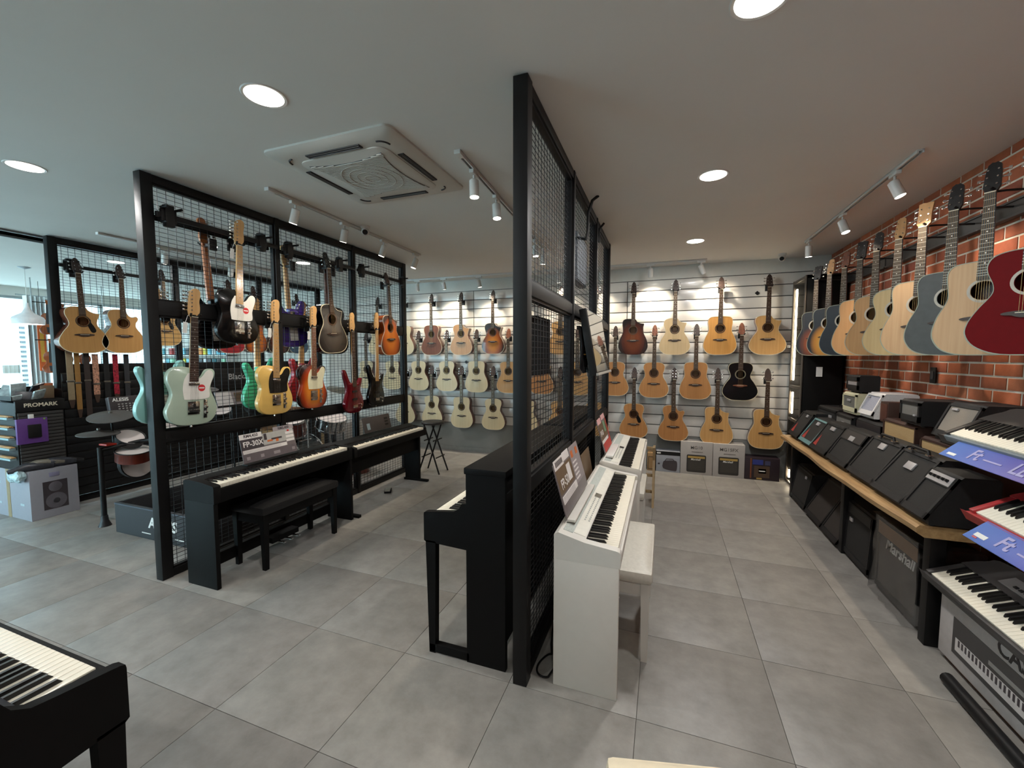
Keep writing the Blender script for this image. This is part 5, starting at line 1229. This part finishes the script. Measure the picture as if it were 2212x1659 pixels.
for nm, a, b, c, d, m in (('blue_panel', -.11, .01, .20, .265, M('printed blue', (44, 56, 128), .5)), ('blue_panel', .03, .09, .2, .255, M('printed slate', (60, 62, 92), .5)), ('brown_bar', -.135, -.12, .02, .28, M('printed brown bar', (120, 66, 36), .5)), ('printed_amplifier', -.09, .085, .035, .185, M('printed bronze', (76, 58, 44), .5)), ('printed_glow', -.04, .045, .09, .15, M('printed amber', (140, 86, 62), .5)), ('gold_print', -.06, .0, .01, .03, M('printed gold', (176, 146, 78), .5))):
    B().box(a, b, -.003, 0, c, d).obj(nm, m, t)
B().box(-.035, .035, -.0042, -.002, .113, .126).obj('script_print', paper, t)

# ================================================================ ON THE CENTRAL DIVIDER
tv = thing('tilted_screen', 'glossy tilted screen on the central divider reflecting the guitar wall', 'screen', (-.475, 3.27, 1.70), (R(-10), 0, R(90)))
B().cbox(-.37, .37, -.0, .05, -.235, .235, .006).obj('housing', blackplastic, tv); B().box(-.355, .355, -.003, .002, -.215, .225).obj('screen_glass', M('mirror black glass', (150, 148, 142), .03, 1.0, var=.0), tv)
B().cbox(-.37, .37, -.012, .004, -.24, -.222, .003).obj('lower_bezel', M('pale bezel', (170, 166, 158), .4), tv)
B().cbox(-.08, .08, .05, .10, -.08, .08, .004).obj('wall_bracket', blackmetal, tv)
pnl = thing('black_foam_panel', 'ribbed black panel clipped behind the near bay of the central divider', 'panel', (-.70, 2.385, 1.49))
B().box(-.006, .006, -.16, .16, 0, .335).obj('backing', blackfabric, pnl)
for k in range(8): B().prism([(.006, -.155 + .04 * k), (.03, -.135 + .04 * k), (.006, -.12 + .04 * k)], 0, .335, 'xy').obj('rib', blackfabric, pnl)
gp = thing('grey_perforated_speaker', 'grey box speaker on a bent black bracket high on the central divider', 'speaker', (-.645, 3.60, 2.21))
B().cbox(-.10, -.035, -.23, .23, 0, .39, .006).obj('cabinet', M('slate grey cabinet', (84, 90, 98), .5), gp); B().box(-.035, -.03, -.215, .215, .015, .375).obj('grille', M('perforated grey', (150, 160, 170), .6, nscale=300, var=.3), gp)
B().tube([(-.05, -.1, .37), (-.03, -.24, .33), (.05, -.28, .30), (.062, -.28, .36), (.062, -.27, .50), (.09, -.25, .60), (.13, -.22, .64)], .012, 8).obj('bracket', blackmetal, gp)
hk = thing('hook_bracket', 'short bent black hook at the top of the third divider bay', 'bracket', (-.60, 4.02, 2.78)); B().tube([(0, 0, -.12), (0, 0, 0), (.04, .03, .06)], .011, 8).obj('bent_rod', blackmetal, hk)
cbz = thing('cable_bundle', 'tangled black cables and plugs hanging on the second divider bay', 'cables', (-.56, 2.98, 1.62))
random.seed(11)
for k in range(9):
    y0 = -.08 + .02 * k; B().tube([(.0 + .008 * (k % 3), y0, .18), (.02, y0 + random.uniform(-.02, .02), .05), (.01, y0 + random.uniform(-.03, .03), -.10), (.03, y0 + .015, -.14 + .02 * (k % 4)), (.012, y0 + .02, .0), (.005, y0 + .01, .17)], .008, 6).obj('cable', blackplastic, cbz)
    if k % 2: B().cyl((.03, y0, .02 - .03 * (k % 3)), (.045, y0, .02 - .03 * (k % 3)), .006, n=8).obj('plug', gold, cbz)
B().cbox(-.015, .005, -.1, .12, .165, .19, .003).obj('hook_strip', blackmetal, cbz)
cp_ = [(-.56 + .045 * math.cos(t) * (1 - .3 * math.sin(t)) + .03, 1.99 + .085 * math.sin(t), .007) for t in [R(90 + 12 * k) for k in range(18)]]
tag(B().tube([(-.57, 2.30, .05), (-.565, 2.22, .02), (-.55, 2.14, .009)] + cp_ + [(-.49, 2.0, .007), (-.45, 2.1, .007), (-.43, 2.3, .007)], .005, 8).obj('power_cord', blackplastic), 'black power cord looping on the floor between divider post and white piano', 'cord')
# ================================================================ LEFT SIDE: DRUMS, DISPLAY STAND, FAR ROOM
# white speaker carton on the floor
wc = thing('speaker_carton', 'white carton with printed speaker cone picture on the floor at far left', 'carton', (-5.70, 2.10, 0))
B().cbox(-.72, 0, 0, .355, 0, .485, .004).obj('carton_box', M('white blue carton', (150, 150, 158), .6, var=.02), wc)
B().box(0, .002, .09, .27, .08, .36).obj('printed_panel', cardd, wc)
B().lathe([(.075, 0), (.078, .003), (.06, .004), (.03, .0045), (0, .005)], 28).T(Matrix.Translation((.002, .18, .16)) @ Matrix.Rotation(R(90), 4, 'Y')).obj('printed_cone', M('printed cone grey', (96, 92, 98), .4), wc)
B().lathe([(.026, .002), (.022, .006), (0, .008)], 20).T(Matrix.Translation((.006, .18, .16)) @ Matrix.Rotation(R(90), 4, 'Y')).obj('printed_dust_cap', M('printed dark cap', (50, 48, 52), .4), wc)
B().lathe([(.05, 0), (.045, .003), (0, .004)], 24).T(Matrix.Translation((.002, .18, .30)) @ Matrix.Rotation(R(90), 4, 'Y')).obj('printed_horn', M('printed cone grey', (96, 92, 98), .4), wc)
B().cbox(-.001, .004, .14, .215, .405, .445, .002).obj('hand_hole', M('hand hole lilac', (132, 130, 158), .6), wc)
B().box(-.42, -.36, -.002, 0, 0, .485).obj('tape', M('brown packing tape', (150, 130, 96), .35), wc)
for x, z in ((-.6, .33), (-.22, .36), (-.18, .14), (-.6, .12)): B().box(x, x + .07, -.002, 0, z, z + .02).obj('print_mark', M('pale blue print mark', (170, 186, 190), .6), wc)
# drumstick display stand on top of it
ps = thing('drumstick_stand', 'black counter display with white lettered header on the speaker carton', 'display stand', (-5.83, 2.10, .487))
pegb = M('dark grey peg board', (54, 53, 52), .6)
B().cbox(-.42, -.02, .0, .345, 0, .66, .004).obj('case', blackplastic, ps)
for k in range(16): B().cbox(-.02, -.008, .012, .333, .02 + .034 * k, .048 + .034 * k, .002).obj('slat', pegb, ps)
hd_ = B().cbox(-.025, .0, -.004, .349, .57, .675, .003).obj('header', blackplastic, ps)
text('lettering', 'PROMARK', .052, M('cream lettering', (214, 206, 184), .5), hd_, (.001, .172, .63), (R(90), 0, R(90)), .0008, .0012)
stickm = WOOD('hickory stick', (198, 150, 92), (178, 128, 72), .45)
for r_ in range(5):
    z = .10 + .10 * r_
    B().cbox(-.40, -.06, -.045, .0, z, z + .02, .002).obj('stick_tray', M('pale blue tray', (148, 176, 182), .5), ps)
random.seed(5)
for r_ in range(5):
    for k in range(3):
        tag(B().tube([(-.40, -.012 - .012 * k, 0), (-.10, -.012 - .012 * k, 0), (-.06, -.012 - .012 * k, 0), (-.045, -.012 - .012 * k, 0)], [.0075, .0075, .004, .005], 8).obj('drumstick', stickm, None, (-5.83, 2.10, .487 + .10 + .10 * r_ + .029)), 'wooden drumstick, %s in the %s tray of the drumstick display' % (('innermost', 'middle one', 'outermost')[k], ('lowest', 'second lowest', 'middle', 'second highest', 'highest')[r_]), 'drumstick', 'drumsticks in the display trays')
pbx = thing('purple_blister_pack', 'purple hanging pack with black gadget on the drumstick display', 'package', (-5.832, 2.10, 1.0))
B().cbox(-.001, .03, -.015, .20, -.255, -.01, .004).obj('card', M('purple card', (92, 54, 124), .5), pbx); B().cbox(.03, .045, .055, .15, -.2, -.07, .01).obj('gadget', blackplastic, pbx)
B().box(.03, .032, .17, .185, -.03, -.015).obj('green_dot', M('green dot', (120, 160, 70), .5), pbx); B().cbox(-.004, .02, .075, .11, -.012, .03, .003).obj('hanger_tab', whiteplastic, pbx)
# clutter on top of the display and carton
silvbag = M('clear packet', (176, 190, 192), .2, .2, var=.3, nscale=30); darkbag = M('dark packet', (52, 52, 58), .35, var=.4, nscale=30)
def crumple(name, label, cat, loc, sx, sy, sz, m, seed, rot=0):
    random.seed(seed); bm = bmesh.new(); bmesh.ops.create_icosphere(bm, subdivisions=3, radius=1)
    for v in bm.verts:
        d = 1 + .16 * math.sin(5 * v.co.x + seed) * math.cos(4 * v.co.y - seed) + .10 * random.uniform(-1, 1)
        v.co = Vector((v.co.x * sx * d, v.co.y * sy * d, max(-.8, v.co.z) * sz * d))
    me = bpy.data.meshes.new(name); bm.to_mesh(me); bm.free(); me.materials.append(m)
    return tag(inst(name, me, None, None, loc, (0, 0, rot)), label, cat)
zt_ = .487 + .675
bx_ = thing('accessory_tray', 'open tray of packaged accessories on top of the drumstick display', 'tray', (-5.85, 2.10, zt_))
B().box(-.40, .0, -.02, .35, 0, .008).box(-.40, .0, -.02, -.012, 0, .05).box(-.40, .0, .342, .35, 0, .10).box(-.40, -.392, -.02, .35, 0, .12).obj('tray_box', blackplastic, bx_)
for i, (x, y, w, h, m, a) in enumerate([(-.06, .03, .10, .05, silvbag, 20), (-.10, .10, .12, .08, darkbag, -15), (-.06, .18, .12, .10, silvbag, 25), (-.08, .26, .10, .13, cardb, -8), (-.2, .1, .12, .16, silvbag, 10), (-.22, .2, .14, .17, darkbag, 30), (-.18, .29, .12, .15, M('orange packet', (190, 110, 70), .4), 0), (-.3, .05, .14, .15, silvbag, -30)]):
    o = B().cbox(-.008, .008, -w / 2, w / 2, 0, h, .004).obj('accessory_packet', m, None, (-5.85 + x, 2.10 + y, zt_ + .008), (R(a * .4), R(a), R(a * 1.3)))
    tag(o, ('clear packet at the front left', 'dark packet leaning second from the front', 'clear packet in the middle front', 'brown boxed packet at the right front', 'clear packet leaning behind the dark one', 'dark packet standing at the back', 'orange topped packet at the back right', 'clear packet at the back left')[i] + ' of the accessory tray', 'packet', 'packets in the accessory tray')
crumple('plastic_bag', 'crumpled pale blue plastic bag hanging over the speaker carton corner', 'plastic bag', (-5.80, 2.06, .45), .10, .05, .07, M('pale blue film', (180, 206, 212), .25, var=.2), 4)
for k, (y, z, m, r) in enumerate([(2.17, .52, darkbag, .04), (2.25, .54, M('olive grey packet', (110, 104, 92), .4, var=.3), .035), (2.34, .53, darkbag, .045), (2.40, .52, blackfabric, .04)]):
    tag(B().tube([(-5.80, y - .17, z - .02), (-5.76, y - .06, z + .01), (-5.75, y + .04, z), (-5.72, y + .12, z - .01)], [r * .5, r, r, r * .5], 10).obj('rolled_bag', m), ('dark rolled bag lying at the front of the carton top', 'olive grey rolled bag on the speaker carton', 'dark rolled bag behind the olive one on the carton', 'black cloth roll at the right end of the carton top')[k], 'bag')

# straps hanging on the far divider
def strap(label, y, z0, z1, m, w=.05, x=-5.955):
    t = thing('guitar_strap', label, 'strap', (x, y, z1), group='guitar straps on the far divider')
    B().cbox(-.003, .003, -w / 2, w / 2, z0 - z1, 0, .001).obj('webbing', m, t)
    B().prism([(-w / 2, z0 - z1), (w / 2, z0 - z1), (w * .2, z0 - z1 - .09), (-w * .2, z0 - z1 - .09)], -.004, .004, 'yz').obj('end_tab', M('leather tab', (60, 40, 28), .6), t)
    B().cbox(-.006, .006, -w / 2 - .006, w / 2 + .006, -.34, -.32, .002).obj('slider', nickel, t)
leop = M('leopard print webbing', (176, 128, 104), .8, var=.6, nscale=60)
for lab, y, z0, z1, m, w in [('tan suede guitar strap', 2.56, 1.13, 1.66, M('tan suede', (150, 132, 104), .8), .055), ('ochre guitar strap with buckle', 2.62, 1.02, 1.64, M('ochre strap', (150, 110, 56), .8), .045), ('dark brown guitar strap', 2.70, .95, 1.66, M('dark brown strap', (52, 40, 36), .8), .05), ('leopard print guitar strap', 2.775, 1.17, 1.62, leop, .055), ('black guitar strap', 2.87, 1.10, 1.64, blackfabric, .05), ('red and black patterned guitar strap', 2.955, 1.16, 1.62, M('red patterned webbing', (150, 22, 44), .8, var=.7, nscale=50), .05), ('plain charcoal guitar strap', 3.06, 1.1, 1.62, M('charcoal strap', (44, 44, 48), .8), .05)]:
    strap(lab + ' hanging on the black slat board', y, z0, z1, m, w)

# electronic drum kit
dk = thing('electronic_drum_kit', 'black electronic drum kit between the two left dividers', 'drum kit', (-4.75, 2.62, 0), (0, 0, 0))
rim = M('black rubber rim', (22, 22, 24), .5); skin = M('white mesh drum head', (214, 204, 200), .6, var=.02); cymm = M('dark rubber cymbal', (76, 74, 72), .55); redshell = WOOD('red brown shell', (116, 48, 34), (84, 32, 24), .3, .4)
def pad(x, y, z, r, tx, ty, shell=rim, dep=.06):
    e = (R(tx), R(ty), 0)
    p = B().lathe([(r * .96, -dep), (r, -dep + .005), (r, -.012), (r * 1.03, -.006), (r * 1.03, .006), (r * .97, .006), (r * .96, -.003), (0, -.003)], 30).obj('drum_pad', shell, dk, (x, y, z), e)
    B().lathe([(0, .001), (r * .96, .001), (r * .96, -.004)], 30).obj('drum_head', skin, p); B().lathe([(r * .965, .002), (r * 1.035, .002), (r * 1.035, .009), (r * .965, .009), (r * .965, .002)], 30, cap=False).obj('hoop', rim, p)
def cym(x, y, z, r, tx, ty):
    p = B().lathe([(r, -.006), (r, 0), (r * .3, .02), (r * .12, .032), (0, .034)], 34).obj('cymbal_pad', cymm, dk, (x, y, z), (R(tx), R(ty), 0))
    B().lathe([(.012, .03), (.014, .05), (0, .054)], 12).obj('wing_nut', nickel, p)
cym(-.25, -.20, 1.02, .17, 8, 12); cym(-.25, -.30, .87, .155, 0, 3)
pad(-.18, -.09, .805, .115, 0, 35); pad(-.12, -.10, .68, .14, 4, 12, redshell, .10); pad(.0, .14, .85, .10, 0, 40); pad(-.25, .0, .52, .15, 0, 85)
pad(.15, .55, 1.02, .13, 10, 25); pad(.25, .95, 1.0, .13, -5, 25); cym(.05, 1.2, 1.22, .2, 5, 10); cym(.1, .4, 1.25, .17, 0, 8)
for pts, r in (([(-.18, -.33, 0), (-.18, -.33, .75)], .022), ([(.16, -.02, 0), (.16, -.02, .95)], .026), ([(.3, .9, 0), (.3, .9, 1.1)], .022), ([(-.18, -.33, .72), (-.1, -.05, .76), (.16, -.02, .8), (.2, .4, .84), (.3, .9, .9)], .02), ([(-.22, -.2, .70), (-.25, -.2, 1.02)], .01), ([(.05, 1.2, .9), (.05, 1.2, 1.22)], .01), ([(.1, .4, .85), (.1, .4, 1.25)], .01)):
    B().tube(pts, r, 10).obj('rack_tube', blackmetal, dk)
for x, y in ((-.18, -.33), (.16, -.02), (.3, .9)): B().lathe([(.05, 0), (.03, .05), (.026, .1)], 14, (x, y, 0)).obj('rubber_foot', rim, dk)
md = B().cbox(-.06, .0, -.02, .36, 1.02, 1.20, .006).obj('sound_module', M('module grey', (60, 54, 56), .4), dk, (-.40, .0, 0), (0, R(-12), 0))
text('lettering', 'ALESIS', .05, paper, md, (.001, .08, 1.165), (R(90), 0, R(90)), .001, .0012)
random.seed(9); kn = B()
for i in range(4):
    for j in range(9): kn.cbox(0, .006, .05 + .032 * j, .065 + .032 * j, 1.04 + .024 * i, 1.05 + .024 * i, .001)
stuff(kn.obj('module_buttons', M('pale button', (170, 168, 164), .5), md))
B().cbox(-.26, -.14, -.30, -.22, .755, .772, .004).obj('red_clamp', M('red clamp', (170, 44, 30), .4), dk)
kp = B().cbox(-.02, .14, .25, .45, .0, .02, .004).cbox(.02, .06, .33, .37, .02, .25, .004).obj('kick_pedal', nickel, dk)
# black lettered drum platform
ap = thing('drum_platform', 'low black fabric box with white lettering beside the left divider', 'platform', (-4.66, 2.24, 0))
fab = M('dark grey fabric', (48, 49, 52), .8, nscale=150, var=.15); [B().cbox(a, b, c, d, 0, .275, .006).obj('fabric_wall', fab, ap) for a, b, c, d in ((0, 1.2, 0, .03), (0, 1.2, 1.27, 1.3), (0, .03, .03, 1.27), (1.17, 1.2, .03, 1.27))]; B().box(.03, 1.17, .03, 1.27, 0, .02).obj('mat', blackfabric, ap); B().box(0, 1.2, -.002, 0, .262, .27).obj('seam', M('blue grey seam', (78, 86, 98), .7), ap)
text('lettering', 'ALESIS', .13, paper, ap, (.66, -.002, .15), FRONT, .001, .004, .15); text('lettering', 'D R U M S', .04, paper, ap, (.66, -.002, .055), FRONT, .001, .001)
for x0, x1 in ((.38, .5), (.82, .94)): B().box(x0, x1, -.0035, -.001, .05, .058).obj('print_dash', paper, ap)
# acoustic kit pieces and stands seen through the mesh
def tripod(label, x, y, h, top):
    t = thing('cymbal_stand', label, 'stand', (x, y, 0)); B().tube([(0, 0, .12), (0, 0, h)], .011, 8).obj('pole', chrome, t)
    for k in range(3):
        a = R(120 * k + 20); B().tube([(0, 0, .32), (.26 * math.cos(a), .26 * math.sin(a), .01)], .009, 8).obj('leg', chrome, t)
    if top: B().lathe([(top, -.01), (top * .4, .012), (.03, .03), (0, .034)], 32).T(Matrix.Translation((0, 0, h - .02)) @ Matrix.Rotation(R(14), 4, 'Y')).obj('cymbal', M('bronze cymbal', (120, 112, 98), .3, .7), t)
tripod('chrome cymbal stand with wide cymbal behind the sunburst electric guitar', -4.75, 4.1, 1.20, .24)
tripod('chrome cymbal stand with cymbal behind the dark red bass', -4.5, 4.95, 1.12, .22)
tripod('bare chrome tripod stand behind the printed sign', -3.75, 3.58, .95, 0)
def shelldrum(label, x, y, z, r, h, ax, m):
    t = thing('drum', label, 'drum', (x, y, z), ax, 'acoustic drums behind the left divider')
    B().lathe([(r, 0), (r, h)], 30).obj('shell', m, t); B().lathe([(0, h + .004), (r * .98, h + .004), (r, h)], 30).obj('drum_head', skin, t); B().lathe([(r * .99, h - .012), (r * 1.04, h - .012), (r * 1.04, h + .012), (r * .99, h + .012), (r * .99, h - .012)], 30, cap=False).obj('hoop', chrome, t); B().lathe([(r * .99, .0), (r * 1.04, .0), (r * 1.04, .02), (r * .99, .02), (r * .99, 0)], 30, cap=False).obj('hoop', chrome, t)
    for k in range(6):
        a = 2 * math.pi * k / 6; B().cbox(-.008, .008, -.008, .008, h * .25, h * .75, .003).obj('lug', chrome, t, (r * 1.02 * math.cos(a), r * 1.02 * math.sin(a), 0))
shelldrum('red brown tom drum standing on the floor behind the mesh', -3.95, 4.55, 0, .19, .42, (0, 0, 0), redshell)
shelldrum('black bass drum lying behind the far keyboard', -4.4, 4.2, .29, .28, .38, (R(90), 0, 0), blackgloss)
shelldrum('small tom drum on the bass drum behind the mesh', -4.4, 3.98, .60, .14, .2, (R(12), R(10), 0), redshell)
shelldrum('snare drum behind the sunburst electric guitar', -3.82, 3.98, .72, .17, .14, (R(5), R(18), 0), chrome)
tripod('chrome snare stand below the snare drum', -3.82, 3.98, .72, 0)
# black branded board and stacked cartons behind the mesh
bs = thing('black_name_board', 'black board with white name behind the mint guitar', 'sign', (-5.88, 4.42, 1.30)); B().cbox(0, .02, -.5, .5, -.16, .12, .003).obj('board', blackplastic, bs)
text('lettering', 'BlackStar', .115, M('dull white print', (150, 150, 148), .6), bs, (.022, .0, .0), (R(90), 0, R(90)), .001, .002)
random.seed(21)
for i, (x, y, w, d, h, m, lab) in enumerate([(-5.2, 4.5, .5, .4, .55, M('kraft card', (150, 118, 78), .7), 'brown carton on the floor behind the drums'), (-5.2, 4.5, .42, .36, .3, M('dull brown card', (112, 80, 52), .7), 'dull brown carton stacked on the brown one'), (-5.25, 5.05, .5, .45, .7, blackfabric, 'black fabric speaker behind the drums'), (-5.1, 5.6, .5, .4, .5, M('grey printed carton', (168, 164, 160), .6), 'grey carton near the guitar wall behind the drums')]):
    z = 0 if i != 1 else .55
    t = thing('stock_carton', lab, 'carton', (x, y, z)); B().cbox(-w / 2, w / 2, -d / 2, d / 2, 0, h, .004).obj('carton_box', m, t); B().box(w / 2, w / 2 + .002, -.03, .03, 0, h).obj('tape', M('brown packing tape', (150, 130, 96), .35), t)
# music stand with leaflet
ms = thing('music_stand', 'music stand holding an open picture leaflet behind the mint guitar', 'music stand', (-4.35, 3.15, 0))
B().tube([(0, 0, .05), (0, 0, 1.12)], .01, 8).obj('pole', blackmetal, ms)
for k in range(3): B().tube([(0, 0, .25), (.22 * math.cos(R(120 * k)), .22 * math.sin(R(120 * k)), .01)], .008, 8).obj('leg', blackmetal, ms)
dsk = B().cbox(-.006, .006, -.17, .17, 0, .18, .003).obj('desk', blackmetal, ms, (.03, 0, 1.06), (0, R(-20), 0)); B().box(.007, .009, -.17, .0, .02, .17).obj('leaflet_page', cardw, dsk); B().box(.007, .009, .003, .17, .02, .17).obj('leaflet_page', cardm, dsk); B().box(.0095, .0105, .03, .14, .05, .15).obj('leaflet_photo', cardb, dsk)

# ---- far room beyond the far divider
pl = thing('pendant_lamp', 'white dome pendant lamp hanging in the bright far left room', 'lamp', (-8.5, 3.25, CEIL))
B().lathe([(.07, 0), (.06, -.012), (.01, -.03)], 24).obj('canopy', M('grey white canopy', (170, 176, 180), .4), pl); B().tube([(0, 0, -.02), (0, 0, -.52)], .004, 6).obj('cable', whiteplastic, pl)
B().lathe([(.015, -.5), (.022, -.56), (.06, -.64), (.15, -.70), (.165, -.73), (.16, -.80), (.152, -.80), (.155, -.735), (.14, -.705)], 30).obj('shade', M('white lamp shade', (216, 214, 214), .35), pl)
B().lathe([(0, -.775), (.10, -.775), (.145, -.79)], 24).obj('bulb_disc', EMIT('pendant lamp glow', (255, 255, 250), 8.0), pl)
pl2 = thing('pendant_lamp', 'second pendant lamp cut off at the far left frame edge', 'lamp', (-9.4, 3.05, CEIL - .35))
B().tube([(0, 0, .35), (0, 0, -.55)], .004, 6).obj('cable', whiteplastic, pl2); B().lathe([(.015, -.5), (.022, -.56), (.06, -.64), (.15, -.70), (.165, -.73), (.16, -.80), (.152, -.80), (.14, -.705)], 30).obj('shade', MATS['white lamp shade'], pl2); B().lathe([(0, -.775), (.10, -.775), (.145, -.79)], 24).obj('bulb_disc', MATS['pendant lamp glow'], pl2)
VIO = [(0, 0), (.06, .004), (.098, .04), (.102, .085), (.08, .125), (.058, .155), (.056, .20), (.076, .225), (.082, .275), (.07, .32), (.035, .348), (0, .352)]
vo = catmull(half(VIO), 3)
vparts = [('body', rounded(vo, 0, .04, .004).mesh('body'), 0), ('neck', B().cbox(-.013, .013, -.012, .012, .34, .50, .004).mesh('neck'), 0), ('fingerboard', B().prism([(-.02, .17), (.02, .17), (.012, .49), (-.012, .49)], -.02, -.012).mesh('fingerboard'), 1), ('scroll', B().cyl((-.018, .012, .545), (.018, .012, .545), .02, n=14).cbox(-.014, .014, -.004, .016, .49, .55, .003).mesh('scroll'), 0), ('tailpiece', B().prism([(-.012, .03), (.012, .03), (.022, .12), (-.022, .12)], -.014, -.004).mesh('tailpiece'), 1)]
vmat = WOOD('violin varnish', (150, 74, 30), (112, 48, 18), .2, .6)
for i, (y, z) in enumerate([(3.86, 1.95), (4.05, 1.9), (3.86, 1.32), (4.05, 1.28), (4.28, 1.9), (4.28, 1.28)]):
    t = thing('violin', 'brown violin hanging near the far left window, %s' % ('top row left', 'top row middle', 'lower row left', 'lower row middle', 'top row right', 'lower row right')[i], 'violin', (-9.5, y, z), (0, 0, R(60)), 'violins by the window')
    for nm, me, k in vparts: inst(nm, me, (vmat, ebony)[k], t)
vr = thing('violin_rail', 'thin dark rail carrying the violins by the window', 'rail', (-9.54, 3.7, 0))
for z in (2.47, 1.86): B().tube([(0, 0, z), (0, .9, z)], .008, 8).obj('rod', blackmetal, vr)
for y in (0, .9): B().tube([(0, y, 0), (0, y, CEIL)], .008, 8).obj('upright', alu, vr)
bn = thing('orange_banner', 'narrow orange banner hanging by the far left window', 'banner', (-9.9, 3.93, 1.2)); B().cbox(-.004, .004, -.05, .05, .15, .95, .002).obj('cloth', M('orange banner cloth', (222, 104, 50), .6), bn); B().box(.004, .006, -.025, .025, .3, .85).obj('printed_strip', M('amber print', (226, 170, 70), .6), bn); B().tube([(0, -.06, .955), (0, .06, .955)], .006, 6).obj('rod', blackmetal, bn); B().tube([(0, 0, .955), (0, 0, 1.65)], .003, 6).obj('cord', blackmetal, bn)
cu_ = thing('white_curtain', 'white curtain column beside the louvres in the far left room', 'curtain', (-10.6, 4.12, 0))
cvs = [(.06 * math.sin(k * 1.3), .012 * k - .12) for k in range(22)]
B().prism([(x + .03, y) for x, y in cvs] + [(x, y) for x, y in reversed(cvs)], .0, 2.66, 'xy').obj('cloth', M('white curtain cloth', (232, 236, 236), .8), cu_); B().tube([(0, -.2, 2.67), (0, .25, 2.67)], .012, 8).obj('curtain_rod', alu, cu_)
nb = B().cbox(-.005, .0, -.13, .13, -.09, .09, .003).obj('notice_board', M('brown notice', (92, 84, 74), .6), None, (-13.99, 5.02, 1.30)); tag(nb, 'small dark notice on the pale wall beyond the far left window', 'notice')
# shelf of small coloured packages in the far room
ss = thing('package_shelf', 'white wall shelves full of small coloured packages in the far room', 'shelf', (-9.4, 6.24, 0))
for z in (1.40, 1.62): B().cbox(-1.6, 1.0, -.22, .0, z - .02, z, .002).obj('shelf_board', whitepaint, ss)
for x in (-1.6, .98): B().cbox(x, x + .02, -.22, 0, 0, 1.9, .002).obj('side_board', whitepaint, ss)
cols = [M('package %s' % n_, c, .5) for n_, c in (('yellow', (226, 206, 50)), ('magenta', (214, 50, 140)), ('sky', (120, 190, 210)), ('orange', (226, 140, 60)), ('mint', (160, 210, 180)), ('white', (220, 222, 222)), ('red', (170, 50, 44)), ('teal', (50, 120, 130)), ('charcoal', (50, 52, 56)))]
cn = ['yellow', 'magenta', 'sky blue', 'orange', 'mint', 'white', 'red', 'teal', 'charcoal']
ORD = ['first', 'second', 'third', 'fourth', 'fifth', 'sixth', 'seventh', 'eighth', 'ninth', 'tenth', 'eleventh', 'twelfth', 'thirteenth', 'fourteenth', 'fifteenth', 'sixteenth', 'seventeenth', 'eighteenth']
pm = B().cbox(-.05, .05, -.08, .0, 0, .15, .004).mesh('package'); pm.materials.append(cols[0]); random.seed(2)
for r_, z in enumerate((1.40, 1.62)):
    for k in range(18):
        c = random.randrange(9); o = inst('package', pm, cols[c], None, (-10.9 + .135 * k, 6.16, z)); tag(o, 'small %s package, %s from the left on the %s far room shelf' % (cn[c], ORD[k], ('lower', 'upper')[r_]), 'package', 'coloured packages on the far shelves')
# glass counter in the far room
gc = thing('shop_counter', 'pale shop counter in the bright far left room', 'counter', (-8.6, 2.4, 0))
B().cbox(-.35, .35, -1.0, .9, 0, .92, .01).obj('base', M('pale counter laminate', (200, 206, 208), .4), gc); B().cbox(-.38, .38, -1.03, .93, .92, .95, .005).obj('worktop', whiteplastic, gc)
# floor pedal beside the far black keyboard
fp_ = thing('sustain_pedal', 'small black sustain pedal on the floor below the far black piano', 'pedal', (-3.02, 4.02, 0), (0, 0, R(30)))
B().cbox(-.04, .04, -.05, .05, 0, .035, .005).obj('base', blackplastic, fp_); B().cbox(-.03, .03, -.09, .02, .035, .05, .004).obj('treadle', nickel, fp_)
